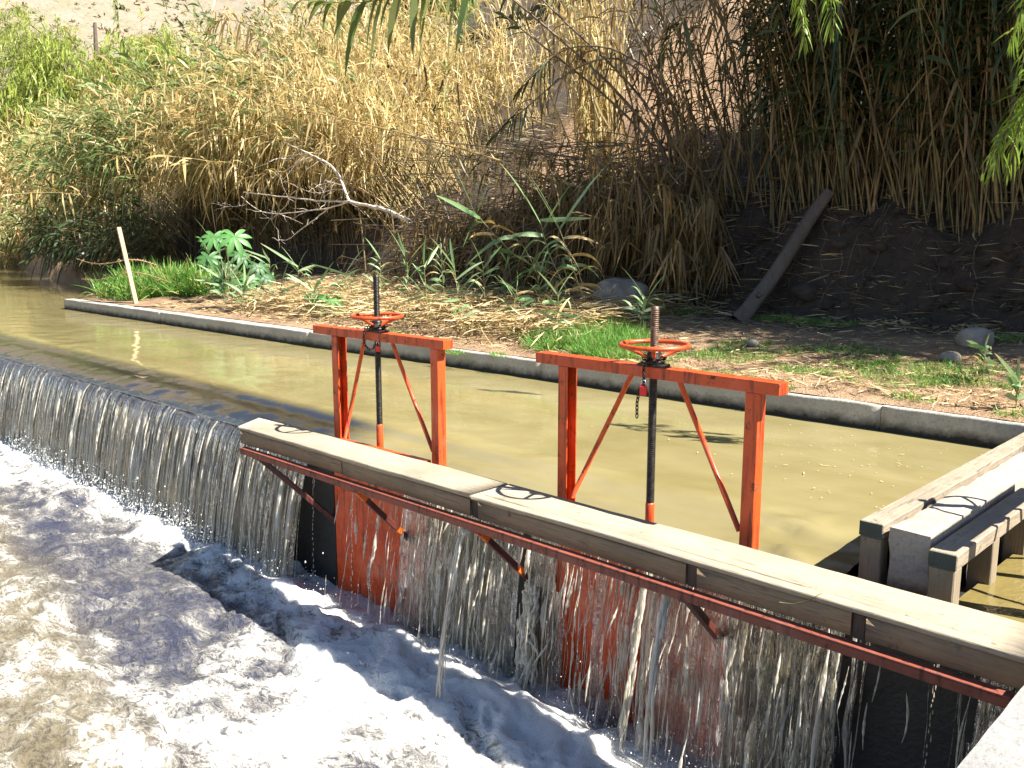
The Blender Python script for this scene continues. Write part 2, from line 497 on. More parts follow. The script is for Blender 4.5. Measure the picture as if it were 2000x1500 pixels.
# upper water: murky olive
k = NT('murky_water')
v = k.obj((1.0, 1.7, 1.0))
big = k.noise(1.0, 3, 0.5, v, 0.4)
rip = k.math('ADD', k.math('MULTIPLY', k.noise(4.5, 3, 0.55, v, 1.2), 0.6), k.math('MULTIPLY', k.noise(17, 3, 0.6, v, 0.8), 0.14))
c = k.mix(k.ramp(big, [(0.3, 0.0), (0.7, 1.0)]), (0.180, 0.150, 0.064), (0.23, 0.195, 0.094))
c = k.mix(k.attr('thin'), c, (0.018, 0.017, 0.016))
M['upper'] = k.done(k.pri(c, 0.015, k.bump(rip, 0.055, 0.06), IOR=1.33))
k = NT('shaded_canal_water')
M['canal'] = k.done(k.pri((0.16, 0.125, 0.045), 0.06, k.bump(k.noise(9, 3, 0.6), 0.25, 0.05), IOR=1.33))
# lower pool: aerated water, froth drifting on it
k = NT('foaming_water')
fa = k.attr('foam'); silt = k.attr('silt')
v = k.obj((1.0, 1.6, 1.0))
fn = k.noise(2.2, 3, 0.5, v, 1.2); fm = k.noise(6.5, 5, 0.62, v, 1.6); fl = k.noise(17, 5, 0.65, v, 1.2); fs = k.noise(75, 4, 0.7, v)
rid = k.math('SUBTRACT', 1.0, k.math('ABSOLUTE', k.math('SUBTRACT', k.math('MULTIPLY', fm, 2.0), 1.0)))
rid2 = k.math('SUBTRACT', 1.0, k.math('ABSOLUTE', k.math('SUBTRACT', k.math('MULTIPLY', fl, 2.0), 1.0)))
m = k.math('ADD', fa, k.math('MULTIPLY', k.math('SUBTRACT', fn, 0.5), 1.6))
m = k.math('ADD', m, k.math('MULTIPLY', k.math('SUBTRACT', rid, 0.78), 1.3))
m = k.math('ADD', m, k.math('MULTIPLY', k.math('SUBTRACT', rid2, 0.78), 0.55))
m = k.math('ADD', m, k.math('MULTIPLY', k.math('SUBTRACT', fs, 0.5), 0.35))
mask = k.ramp(m, [(0.05, 0.0), (0.36, 0.22), (0.66, 0.66), (0.95, 1.0)])
wc = k.mix(silt, (0.040, 0.046, 0.078), (0.150, 0.124, 0.076))
wc = k.mix(k.ramp(fl, [(0.38, 0.6), (0.55, 0.0)]), wc, (0.03, 0.028, 0.03))
c = k.mix(mask, wc, k.mix(k.ramp(m, [(0.45, 0.0), (0.95, 1.0)]), (0.33, 0.305, 0.245), (0.62, 0.62, 0.605)))
r = k.ramp(mask, [(0.0, 0.05), (0.6, 0.35), (1.0, 0.6)])
hb = k.math('ADD', k.math('ADD', k.math('MULTIPLY', rid, 0.7), k.math('MULTIPLY', rid2, 0.35)), k.math('MULTIPLY', fs, 0.16))
M['lower'] = k.done(k.pri(c, r, k.bump(hb, 0.7, 0.06), IOR=1.33, Subsurface_Weight=k.math('MULTIPLY', mask, 0.65), Subsurface_Scale=0.12, Subsurface_Radius=(1.0, 1.0, 1.0)))
# falling water: clear body with sky and sun on it, white where air is mixed in
def clear_and_white(k, white_col, aer, bump, rough=0.04):
    tp = k.n('ShaderNodeBsdfTransparent'); tp.inputs[0].default_value = (0.93, 0.91, 0.86, 1)
    gl = k.n('ShaderNodeBsdfGlossy'); gl.inputs['Roughness'].default_value = rough; k.l(bump, gl.inputs['Normal'])
    fr = k.n('ShaderNodeFresnel'); fr.inputs['IOR'].default_value = 1.33; k.l(bump, fr.inputs['Normal'])
    cl = k.n('ShaderNodeMixShader'); k.l(fr.outputs[0], cl.inputs[0]); k.l(tp.outputs[0], cl.inputs[1]); k.l(gl.outputs[0], cl.inputs[2])
    p = k.pri(white_col, 0.15, bump, IOR=1.33)
    tl = k.n('ShaderNodeBsdfTranslucent'); k.l(white_col, tl.inputs[0]); k.l(bump, tl.inputs['Normal'])
    wh = k.n('ShaderNodeMixShader'); wh.inputs[0].default_value = 0.5; k.l(p, wh.inputs[1]); k.l(tl.outputs[0], wh.inputs[2])
    mx = k.n('ShaderNodeMixShader'); k.l(aer, mx.inputs[0]); k.l(cl.outputs[0], mx.inputs[1]); k.l(wh.outputs[0], mx.inputs[2])
    return k.done(mx.outputs[0])
k = NT('falling_water')
n = k.noise(1.0, 4, 0.6, k.obj((45, 45, 3)), 0.4); n2 = k.noise(1.0, 3, 0.55, k.obj((90, 90, 16)))
aer = k.math('SUBTRACT', k.math('ADD', n, k.math('MULTIPLY', k.math('SUBTRACT', n2, 0.5), 0.35)), k.math('SUBTRACT', k.attr('clear'), 0.5))
aer = k.ramp(aer, [(0.36, 0.03), (0.66, 0.95)])
M['strand'] = clear_and_white(k, k.ramp(n, [(0.3, (0.74, 0.66, 0.50)), (0.65, (0.95, 0.93, 0.86))]), aer, k.bump(n2, 0.8, 0.02))
k = NT('water_film')
n = k.noise(1.0, 4, 0.6, k.obj((20, 5, 0.5)), 0.6); n2 = k.noise(1.0, 4, 0.6, k.obj((62, 10, 1.6)), 0.5)
a = k.math('ADD', k.math('ADD', n, k.math('MULTIPLY', k.math('SUBTRACT', n2, 0.5), 0.9)), k.math('SUBTRACT', k.attr('cover'), 0.62))
n3 = k.noise(1.0, 4, 0.6, k.obj((24, 24, 8)), 1.8)
r3 = k.math('SUBTRACT', 1.0, k.math('ABSOLUTE', k.math('SUBTRACT', k.math('MULTIPLY', n3, 2.0), 1.0)))
a = k.math('ADD', a, k.math('MULTIPLY', k.math('MULTIPLY', k.math('SUBTRACT', r3, 0.80), 1.5), k.attr('tear')))
a = k.ramp(a, [(0.38, 0.0), (0.56, 0.45), (0.85, 0.95)])
M['film'] = clear_and_white(k, k.ramp(n2, [(0.35, (0.24, 0.18, 0.10)), (0.62, (0.84, 0.74, 0.53))]), a, k.bump(k.math('ADD', k.math('ADD', n2, n), k.math('MULTIPLY', r3, k.attr('tear'))), 0.8, 0.03))
k = NT('spray_drop'); M['drop'] = k.done(k.pri((0.9, 0.9, 0.88), 0.08, None, IOR=1.33, Transmission_Weight=0.3))

# ------------------------------------------------------------------ the setting: terrain
def shore(u):
    """v of the far waterline"""
    u = np.asarray(u, float)
    return np.where(u > -22.8, 8.12, np.interp(-u, [22.8, 24.5, 34, 46, 60, 80, 92, 140], [9.6, 10.6, 11.8, 14.6, 18.0, 22.5, 24, 24]))


def toe(u):
    return np.interp(u, [-60, -34, -26, -20, -12, -8, -5, 2, 8], [20, 14.2, 14.0, 13.8, 12.6, 12.2, 12.1, 12.0, 12.0])


def ground(u, v):
    u = np.asarray(u, float); v = np.asarray(v, float)
    s = shore(u); t = toe(u)
    strip = 0.25 + (v - 8.3) * 0.10
    z = strip + 0.10 * (fbm(u * 1.3, v * 1.3, 4, 3) - 0.5) * sstep(8.4, 9.2, v)
    # the undercut bank: a low cliff on the right, a slope towards the left
    cl = np.maximum(sstep(-11.5, -7.5, u), sstep(-14.0, -17.5, u))
    w = 1.15 * cl + 3.6 * (1 - cl); h = 1.65 * cl + 3.3 * (1 - cl)
    rough = (fbm(u * 0.8, v * 0.8, 5, 11) - 0.5)
    q = np.clip((v - t + rough * 0.9) / w, 0, 1)
    z = z + h * q ** (0.9) + (v > t) * np.minimum(v - t, 6) * 0.0
    past = np.maximum(v - t - w, 0)
    z = z + past * (0.42 * cl + 0.55 * (1 - cl)) + rough * 0.7 * sstep(0, 1.5, v - t)
    z = z + (fbm(u * 2.6, v * 3.2, 4, 23) - 0.5) * 0.42 * sstep(-0.2, 0.3, v - t) * cl * sstep(2.6, 1.6, v - t)
    # water beyond the end of the kerb
    wet = sstep(0.6, -0.5, v - s)
    z = np.where(u < -22.6, z * (1 - wet) + (-0.9) * wet - 0.2 * (1 - sstep(0, 2, v - s)), z)
    # far end of the reach
    far = sstep(-88, -95, u)
    z = z * (1 - far) + (0.4 + 0.12 * np.maximum(-u - 95, 0) + rough) * far
    return z


def terrain(name, us, vs, mat):
    Ug, Vg = np.meshgrid(us, vs, indexing='ij')
    Z = ground(Ug, Vg)
    # shade of the cut bank put into its soil colour; dry sandy elsewhere
    shd = np.maximum(sstep(-10.5, -8.5, Ug), sstep(-13.5, -15, Ug) * sstep(-60, -50, Ug)) * sstep(-1.3, -0.3, Vg - toe(Ug) + 0.8 * (fbm(Ug * 1.1, Vg * 1.1, 3, 19) - 0.5))
    me = mesh_np(name, np.stack([Ug, Vg, Z], -1).reshape(-1, 3), grid_quads(len(us), len(vs)), None, {'soil_shade': shd.ravel()})
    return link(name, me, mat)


def graded(a, b, fine, k=1.03, mx=2.0):
    r = [a]; s = fine
    while r[-1] < b:
        r.append(r[-1] + s); s = min(s * k, mx)
    return np.array(r)


us = -graded(-6, 125, 0.12, 1.006, 1.5)[::-1]
vs = graded(8.22, 75, 0.11, 1.014, 2.0)
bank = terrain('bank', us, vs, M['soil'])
tag(bank, kind='structure')
# bed sheet under everything
bed = link('riverbed', mesh_np('riverbed', [(-400, -200, -2.4), (200, -200, -2.4), (200, 400, -2.4), (-400, 400, -2.4)], [[0, 1, 2, 3]]), M['soil'])
tag(bed, kind='structure')

# far hillside
az = np.linspace(-30, 110, 150); rr = np.linspace(0, 1, 60)
A_, R_ = np.meshgrid(np.radians(az), rr, indexing='ij')
dist = 120 + 420 * R_
Ux = -np.cos(A_) * dist; Vx = np.sin(A_) * dist
Zx = -3 + 190 * R_ ** 0.9 * (0.85 + 0.3 * fbm(A_ * 3, R_ * 2, 3, 31)) + 14 * (fbm(Ux * 0.02, Vx * 0.02, 5, 41) - 0.5)
hill = link('hillside', mesh_np('hillside', np.stack([Ux, Vx, Zx], -1).reshape(-1, 3), grid_quads(150, 60)), M['hill'])
tag(hill, kind='structure')

# ------------------------------------------------------------------ water
def crest_z(u, v):
    """upper surface: level, then sliding down over the rounded crest"""
    d = np.clip((5.35 - v) / 0.95, 0, 1)
    return -0.16 * d ** 1.6 + 0.03 * np.clip((4.6 - v) / 0.2, 0, 1) ** 2 - 0.012 * np.exp(-((v - 4.98) / 0.10) ** 2)


us = np.concatenate([-graded(24, 130, 0.6, 1.03, 3)[::-1], np.arange(-23.9, -1.93, 0.075)])
vs = np.concatenate([np.arange(4.42, 5.4, 0.035), graded(5.42, 34, 0.06, 1.03, 1.5)])
Ug, Vg = np.meshgrid(us, vs, indexing='ij')
rip = (fbm(Ug * 3, Vg * 5, 3, 5) - 0.5) * 0.012 + (fbm(Ug * 6, Vg * 1.6, 2, 6) - 0.5) * 0.008 * sstep(5.3, 4.7, Vg)
# rings and boils where the water meets the gate posts
for pu in (-3.86, -2.46, -6.45, -5.19):
    rr = np.hypot(Ug - pu, Vg - 4.5)
    rip = rip + 0.012 * np.exp(-rr / 0.25) * np.cos(rr * 38)
swirl = np.exp(-(((Ug + 2.2) / 0.6) ** 2 + ((Vg - 4.9) / 0.5) ** 2))
rip = rip + swirl * (fbm(Ug * 6 + Vg * 4, Vg * 7 - Ug * 3, 3, 8) - 0.55) * 0.10
uw = link('upper_water', mesh_np('upper_water', np.stack([Ug, Vg, crest_z(Ug, Vg) + rip], -1).reshape(-1, 3), grid_quads(len(us), len(vs)), None, {'thin': sstep(5.30, 5.05, Vg).ravel() * (0.12 + 0.88 * sstep(-6.2, -7.2, Ug)).ravel()}), M['upper'])
tag(uw, kind='structure')
us = np.arange(-1.45, 4.0, 0.08); vs = np.arange(4.3, 8.2, 0.08)
Ug, Vg = np.meshgrid(us, vs, indexing='ij')
sw = link('side_channel_water', mesh_np('side_channel_water', np.stack([Ug, Vg, -0.14 + 0.02 * fbm(Ug * 5, Vg * 5, 3, 2)], -1).reshape(-1, 3), grid_quads(len(us), len(vs))), M['canal'])
tag(sw, kind='structure')

# lower pool
POOL = -1.36
us = np.concatenate([np.arange(-24, -14, 0.07), np.arange(-14, -0.80, 0.024)])
vs = np.concatenate([np.arange(-4, 1.0, 0.12), np.arange(1.0, 4.44, 0.024)])
Ug, Vg = np.meshgrid(us, vs, indexing='ij')
foot = 4.12
dfall = foot - Vg
foam = 0.40 * np.exp(-np.maximum(dfall, 0) / 0.5)
def blob(x, y, ru, rv, a):
    c = Pz(x, y, POOL)
    return a * np.exp(-(((Ug - c[0]) / ru) ** 2 + ((Vg - c[1]) / rv) ** 2))
foam = foam + blob(900, 1400, 1.1, 0.6, 0.36) + blob(620, 1300, 0.9, 0.5, 0.32) + blob(1150, 1480, 0.9, 0.6, 0.36) + blob(620, 1420, 0.9, 0.5, 0.30) + blob(330, 1030, 1.5, 0.3, 0.22)
foam = foam + blob(700, 1180, 0.8, 0.4, 0.14) + blob(400, 1490, 0.6, 0.4, 0.2) + blob(150, 930, 2.5, 0.4, 0.22) + blob(420, 1090, 1.0, 0.35, 0.30) + blob(570, 1165, 0.8, 0.35, 0.30)
foam = foam + 0.10 - blob(250, 1120, 2.0, 0.55, 0.42) - blob(150, 1350, 1.2, 0.5, 0.06)
wx = Ug + 0.35 * (fbm(Ug * 1.7, Vg * 1.7, 3, 51) - 0.5); wy = Vg + 0.5 * (fbm(Ug * 1.5 + 9, Vg * 1.5, 3, 52) - 0.5)
bil = 1 - np.abs(fbm(wx * 2.0, wy * 2.6, 2, 61) * 2 - 1)
act = np.clip(foam, 0, 1)
hz = (fbm(wx * 1.1, wy * 1.6, 2, 71) - 0.5) * 0.18 + (bil - 0.6) * 0.09 * (0.3 + act) + (1 - np.abs(fbm(wx * 5, wy * 6.5, 3, 81) * 2 - 1) - 0.6) * (0.05 + 0.04 * act)
hz = hz + 0.06 * np.exp(-((dfall - 0.12) / 0.22) ** 2) * (0.4 + fbm(Ug * 3, Vg * 3, 3, 91))
foam = foam * (0.7 + 0.6 * fbm(wx * 1.3, wy * 2.0, 2, 96)) + (bil - 0.62) * 0.55 + (fbm(wx * 0.9, wy * 2.2, 3, 95) - 0.5) * 0.5 + 0.04
lw = link('lower_water', mesh_np('lower_water', np.stack([Ug, Vg, POOL + hz], -1).reshape(-1, 3), grid_quads(len(us), len(vs)), None, {'foam': np.clip(foam, 0, 1.2).ravel(), 'silt': np.clip(sstep(2.7, 2.1, Vg + 0.14 * (Ug + 7)) + 0.6 * (fbm(wx * 0.8, wy * 0.9, 3, 97) - 0.5), 0, 1).ravel()}), M['lower'])
tag(lw, kind='structure')

# ------------------------------------------------------------------ weir wall
weir = thing('weir_wall', 'dark wet concrete weir wall behind the falling water', 'weir', (-8, 4.4, -1.4))
def wpart(name, lo, hi, mat, parent, bevel=0.01):
    o = bm_obj(name, box(lo, hi, bevel), mat, parent)
    o.matrix_parent_inverse = Matrix.Translation(parent.location).inverted()
    return o
wpart('wall_face', (-30, 4.42, -2.3), (-6.52, 5.3, -0.20), M['wall'], weir)
wpart('wall_face', (-5.10, 4.42, -2.3), (-3.95, 5.3, -0.20), M['wall'], weir)
wpart('wall_face', (-2.38, 4.42, -2.3), (-0.84, 5.3, -0.20), M['wall'], weir)
wpart('gate_sill', (-6.515, 4.62, -2.3), (-5.105, 5.3, -0.26), M['wall'], weir)
wpart('gate_sill', (-3.945, 4.62, -2.3), (-2.385, 5.3, -0.26), M['wall'], weir)

# ------------------------------------------------------------------ waterfall
fall = thing('waterfall', 'curtain of white and brown water streaks pouring over the weir', 'waterfall', (-8, 4.4, POOL))
fall['kind'] = 'stuff'
FI = Matrix.Translation(fall.location).inverted()

def density(u):
    """how much water comes over at u"""
    return np.interp(u, [-24, -8.6, -7.6, -7.0, -6.82, -6.55, -6.3, -5.9, -5.55, -5.35, -5.2, -5.0, -4.6, -4.25, -4.1, -3.98, -3.85, -3.5, -3.0, -2.6, -2.3, -1.95, -1.8, -1.55, -1.3, -1.15, -0.9],
                        [1, 1, 0.95, 0.75, 0.35, 0.02, 0.10, 0.12, 0.16, 0.5, 0.6, 0.75, 0.8, 0.55, 0.18, 0.5, 0.6, 0.55, 0.6, 0.65, 0.9, 0.75, 0.25, 0.03, 0.12, 0.4, 0.25])


def fall_path(u0, vx, t1, K, wig, jit, lip=True):
    """(N,K,3) trajectories"""
    N = len(u0)
    tt = np.linspace(0, 1, K) ** 0.62
    t = tt[None] * t1[:, None]
    v = 4.40 - vx[:, None] * t
    z = -0.125 - 4.9 * t ** 2 - 0.25 * t
    s = np.linspace(0, 1, K)
    ph = RNG.uniform(0, 50, N)
    du = wig[:, None] * (noise(ph[:, None] + s[None] * 5, ph[:, None] * 3.1, 7) - 0.5) * (0.15 + s[None]) + jit[:, None] * s[None]
    dv = wig[:, None] * (noise(ph[:, None] + s[None] * 5 + 20, ph[:, None] * 2.3, 9) - 0.5) * (0.15 + s[None])
    return np.stack([u0[:, None] + du, v + dv, z], -1), s


def strand_set(u0, vx, rad, wig, clear, K=22, sides=5, t1=None, cut=None, acc=None):
    N = len(u0)
    t1 = np.full(N, 0.50) if t1 is None else t1
    p, s = fall_path(u0, vx, t1, K, wig, RNG.normal(0, 0.01, N))
    ph = RNG.uniform(0, 99, N)
    mod = 0.2 + 1.5 * noise(ph[:, None] + s[None] * 9, ph[:, None], 21) ** 1.5 + 0.25 * noise(ph[:, None] + s[None] * 30, ph[:, None] + 3, 22) ** 2
    r = rad[:, None] * mod * np.interp(s, [0, 0.05, 0.8, 1], [0.6, 1, 0.9, 1.2])[None]
    V, Q = tubes(p, r, sides)
    cl = np.clip(clear[:, None] + 0.4 * (noise(ph[:, None] + s[None] * 6, ph[:, None] + 5, 23) - 0.5) + 0.5 * sstep(0.35, 0.0, s)[None], 0.05, 1.0)
    acc.add(V, Q, clear=np.repeat(cl.ravel(), sides))


acc = Acc()
# the free overfall on the left: closely spaced ropes of water
u0 = np.arange(-22, -6.75, 0.017); u0 = u0 + RNG.normal(0, 0.012, len(u0))
clump = fbm(u0 * 2.2, u0 * 0, 3, 33) * 0.5 + fbm(u0 * 9, u0 * 0 + 4, 3, 34) * 0.5
keep = RNG.random(len(u0)) < density(u0) * (0.25 + 1.3 * sstep(0.28, 0.62, clump))
u0 = u0[keep]; N = len(u0)
strand_set(u0, RNG.normal(0.62, 0.06, N), RNG.gamma(2.2, 0.0034, N) + 0.002, RNG.uniform(0.004, 0.04, N), RNG.uniform(0.15, 0.75, N), 18, 5, acc=acc)
# between and over the gates: fewer, twisting
u0 = np.arange(-6.6, -0.9, 0.019); u0 = u0 + RNG.normal(0, 0.012, len(u0))
clump = fbm(u0 * 7, u0 * 0 + 9, 3, 35)
keep = RNG.random(len(u0)) < density(u0) * (0.2 + 1.4 * sstep(0.3, 0.62, clump))
u0 = u0[keep]; N = len(u0)
strand_set(u0, RNG.normal(0.42, 0.13, N), RNG.gamma(1.6, 0.0028, N) + 0.0012, RNG.uniform(0.02, 0.10, N), RNG.uniform(0.3, 0.95, N), 48, 6, acc=acc)
# short torn strands and blobs between them
u0 = RNG.uniform(-6.3, -1.0, 900); u0 = u0[RNG.random(900) < density(u0)]; N = len(u0)
p, s = fall_path(u0, RNG.normal(0.45, 0.15, N), np.full(N, 0.5), 60, RNG.uniform(0.03, 0.15, N), RNG.normal(0, 0.02, N))
st = RNG.integers(4, 48, N); seg = np.stack([p[np.arange(N), np.minimum(st + q, 59)] for q in range(12)], 1)
r = (RNG.gamma(2.0, 0.0022, N) + 0.0015)[:, None] * np.sin(np.linspace(0.12, PI - 0.12, 12))[None] * (0.5 + RNG.random((N, 12)))
V, Q = tubes(seg, r, 6); acc.add(V, Q, clear=np.repeat(np.repeat(RNG.uniform(0.05, 0.5, N), 12), 6))
# the heavy jets: one off the rail joint, one at the third brace, drips along the rail
def jet(u, v, z, vx, vu, r, wig, K=40, n=1, t1=0.5, clear=0.25):
    for q in range(n):
        t = np.linspace(0, t1, K); s = t / t1; ph = RNG.uniform(0, 90)
        pu = u + vu * t + RNG.normal(0, 0.012) * (n > 1) + wig * (noise(ph + s * 7, ph + 0 * s, 3) - 0.5) * (0.2 + s)
        pv = v - vx * t + wig * (noise(ph + s * 7 + 30, ph + 0 * s, 4) - 0.5) * (0.2 + s)
        pz = z - 4.9 * t ** 2 - 0.3 * t
        rr = r * (0.1 + 1.2 * noise(ph + s * 14, ph + 0 * s, 5) ** 1.3 + 0.9 * noise(ph + s * 45, ph + 4 + 0 * s, 6) ** 2) * np.interp(s, [0, 0.08, 1], [0.8, 1, 0.45])
        V, Q = tubes(np.stack([pu, pv, pz], -1)[None], rr[None], 7); acc.add(V, Q, clear=clear)
jet(-4.17, 3.86, -0.12, 0.55, -0.05, 0.0075, 0.055, n=7, clear=0.3, K=70, t1=0.56)
jet(-4.02, 4.33, -0.60, 0.3, 0.05, 0.024, 0.10, n=16, t1=0.37, clear=0.45)
jet(-3.98, 4.33, -0.62, 0.5, 0.2, 0.014, 0.14, n=10, t1=0.37, clear=0.3)
jet(-2.60, 3.90, -0.12, 0.3, -0.1, 0.012, 0.06, n=4)
jet(-2.95, 4.25, -0.12, 0.35, -0.2, 0.014, 0.08, n=4)
jet(-6.95, 3.85, -0.12, 0.1, 0.0, 0.006, 0.02)
# beads of single drips
for (du, dv, z0) in ((-5.42, 3.86, -0.12), (-1.32, 4.25, -0.2), (-6.62, 4.3, -0.3)):
    n = 34; t = np.linspace(0.05, 0.5, n)
    for i in range(n):
        c = np.array([du + RNG.normal(0, 0.006), dv - 0.12 * t[i], z0 - 4.9 * t[i] ** 2]); h = 0.012 + 0.02 * RNG.random()
        V, Q = tubes(np.array([[c + (0, 0, h), c + (0, 0, h * .4), c, c - (0, 0, h * .5)]]), np.array([[0.001, 0.004, 0.0055, 0.001]]) * 0.6, 6); acc.add(V, Q, clear=0.3)
o = acc.build('water_strands', M['strand'], fall); o.matrix_parent_inverse = FI; o['kind'] = 'stuff'

# thin films: the sheet behind the strands, and the smooth lip rolling over the crest
us = np.arange(-22, -0.9, 0.02); K = 26
lipv = np.array([4.56, 4.53, 4.50, 4.48, 4.46, 4.44])
tt = np.concatenate([np.zeros(6), np.linspace(0, 1, K)[1:] ** 0.62 * 0.5]); KK = len(tt)
Ug, Tg = np.meshgrid(us, tt, indexing='ij')
vx = np.where(us < -6.7, 0.60, 0.36)[:, None]
V0 = np.concatenate([lipv, np.full(K - 1, 4.425)])[None] + 0 * Ug
rid = (fbm(Ug * 28, Tg * 3, 3, 44) - 0.5) * 0.030 * sstep(0, 0.2, Tg)
Vv = V0 - vx * Tg + rid; Zv = crest_z(Ug, V0) + 0.006 + (fbm(Ug * 16, Tg * 4 + V0, 3, 45) - 0.5) * 0.02 - 4.9 * Tg ** 2 - 0.25 * Tg
cover = 0.66 * density(Ug) * (0.15 + 0.85 * sstep(0.06, 0.22, Tg)) + 0.22 * sstep(0.38, 0.5, Tg) + 0.10 * (fbm(Ug * 3, Tg * 2, 3, 46) - 0.5)
cover = cover * sstep(4.48, 4.40, Vv)
cover = np.where(Ug > -6.7, cover + 0.02 - 0.30 * ((Ug > -3.8) & (Ug < -2.5)) - 0.2 * ((Ug > -6.5) & (Ug < -5.3)), cover + 0.17 * sstep(0.06, 0.2, Tg))
gq = grid_quads(len(us), KK); dn = (density(Ug) * (0.55 + 0.9 * fbm(Ug * 5, Tg * 1.5, 3, 47))).ravel()
dn = dn - 0.30 * ((Ug > -3.85) & (Ug < -2.5)).ravel()
gq = gq[dn[gq].min(1) > 0.28]
o = link('water_film', mesh_np('water_film', np.stack([Ug, Vv, Zv], -1).reshape(-1, 3), gq, None, {'cover': cover.ravel(), 'tear': (Ug > -6.7).astype(float).ravel()}), M['film'], fall)
o.matrix_parent_inverse = FI; o['kind'] = 'stuff'
# spray thrown up at the foot
N = 14000
u = RNG.uniform(-14, -1.0, N); keep = RNG.random(N) < density(u); u = u[keep]; N = len(u)
c = np.stack([u, 4.12 - np.abs(RNG.normal(0.02, 0.16, N)), POOL + 0.06 + np.abs(RNG.normal(0, 0.13, N))], -1)
r = (RNG.gamma(2.0, 0.0013, N) + 0.001) * np.where(u > -6, 0.55, 1.0)
octv = np.array([[1, 0, 0], [-1, 0, 0], [0, 1, 0], [0, -1, 0], [0, 0, 1], [0, 0, -1.0]])
octf = np.array([[0, 2, 4], [2, 1, 4], [1, 3, 4], [3, 0, 4], [2, 0, 5], [1, 2, 5], [3, 1, 5], [0, 3, 5]])
V = (c[:, None] + octv[None] * r[:, None, None] * np.array([1, 1, 1.5])).reshape(-1, 3)
T = (octf[None] + np.arange(N)[:, None, None] * 6).reshape(-1, 3)
o = link('spray_drops', mesh_np('spray_drops', V, None, T), M['drop'], fall); o.matrix_parent_inverse = FI; o['kind'] = 'stuff'

# ------------------------------------------------------------------ concrete kerb wall, pier, abutment
kerb = thing('kerb_wall', 'long low concrete kerb wall holding the grassy bank, dark at its waterline', 'wall', (-11, 8.1, -1))
def kerb_seg(u0, u1, v0, v1):
    n = max(2, int((u1 - u0) / 0.12)); uu = np.linspace(u0, u1, n)
    vv = np.interp(uu, [-22.8, -12, -9, 2], [7.95, 7.98, 8.12, 8.18]) + 0.012 * (fbm(uu * 2, uu * 0, 4, 12) - 0.5)
    top = 0.235 + 0.016 * (fbm(uu * 3, uu * 0, 4, 13) - 0.5)
    pr = [(0, -1.3), (0.0, -0.02), (0.005, 0), (0.02, 0.0), (0.20, 0.0), (0.235, 0.0), (0.25, -0.02), (0.25, -1.3)]
    V = np.stack([np.stack([uu, vv + a + (0.010 * (fbm(uu * 9, uu * 0 + a * 50, 3, 14) - 0.5)), (top + b + 0.008 * (fbm(uu * 11, uu * 0 + b * 9 + a * 20, 3, 15) - 0.5)) if b > -1 else np.full(n, b)], -1) for a, b in pr], 1)
    T = []
    Q = list(map(tuple, grid_quads(n, len(pr))))
    Q += [(0, 1, 6, 7), (1, 2, 5, 6), (2, 3, 4, 5)]
    b = (n - 1) * len(pr); Q += [(b + 7, b + 6, b + 1, b), (b + 6, b + 5, b + 2, b + 1), (b + 5, b + 4, b + 3, b + 2)]
    o = link('kerb_section', mesh_np('kerb_section', V.reshape(-1, 3), Q, None, None, False), M['curb'], kerb)
    o.matrix_parent_inverse = Matrix.Translation(kerb.location).inverted()
cuts = [-22.75, -17.6, -12.3, -7.4, -3.2, 2.4]
for a, b in zip(cuts[:-1], cuts[1:]): kerb_seg(a + 0.004, b - 0.004, 0, 0)

def rough_block(name, lo, hi, mat, parent=None, amp=0.012, seed=0, step=0.07):
    """concrete block with chipped, uneven faces"""
    bm = box(lo, hi, 0)
    n = [max(1, int((hi[k] - lo[k]) / step)) for k in range(3)]
    bmesh.ops.subdivide_edges(bm, edges=[e for e in bm.edges if abs(e.verts[0].co.x - e.verts[1].co.x) > 1e-4], cuts=min(n[0], 40), use_grid_fill=True)
    bmesh.ops.subdivide_edges(bm, edges=[e for e in bm.edges if abs(e.verts[0].co.y - e.verts[1].co.y) > 1e-4 and e.calc_length() > step * 2], cuts=min(n[1], 60), use_grid_fill=True)
    bmesh.ops.subdivide_edges(bm, edges=[e for e in bm.edges if abs(e.verts[0].co.z - e.verts[1].co.z) > 1e-4 and e.calc_length() > step * 2], cuts=min(n[2], 20), use_grid_fill=True)
    bm.normal_update()
    co = np.array([v.co for v in bm.verts]); nn = np.array([v.normal for v in bm.verts])
    d = (fbm(co[:, 0] * 6 + co[:, 2] * 5, co[:, 1] * 6 - co[:, 2] * 4, 4, 100 + seed) - 0.6) * 2 * amp
    edge = np.max(np.abs(nn), 1) < 0.9
    d = d - edge * amp * 1.2 * noise(co[:, 0] * 11 + co[:, 2] * 7, co[:, 1] * 11, 120 + seed)
    for v, c, n_, q in zip(bm.verts, co, nn, d): v.co = Vector(c + n_ * q)
    return bm_obj(name, bm, mat, parent)

pier = rough_block('concrete_pier', (-1.76, 4.72, -1.3), (-1.545, 8.14, 0.245), M['pier'], None, 0.012, 1)
tag(pier, 'sunlit concrete pier cap between two timber frames at the side channel', 'pier')
abut = rough_block('concrete_abutment', (-0.82, -3.0, -2.3), (3.0, 4.9, 0.10), M['block'], None, 0.008, 2, 0.12)
tag(abut, 'pale concrete abutment block in the lower right corner', 'abutment')

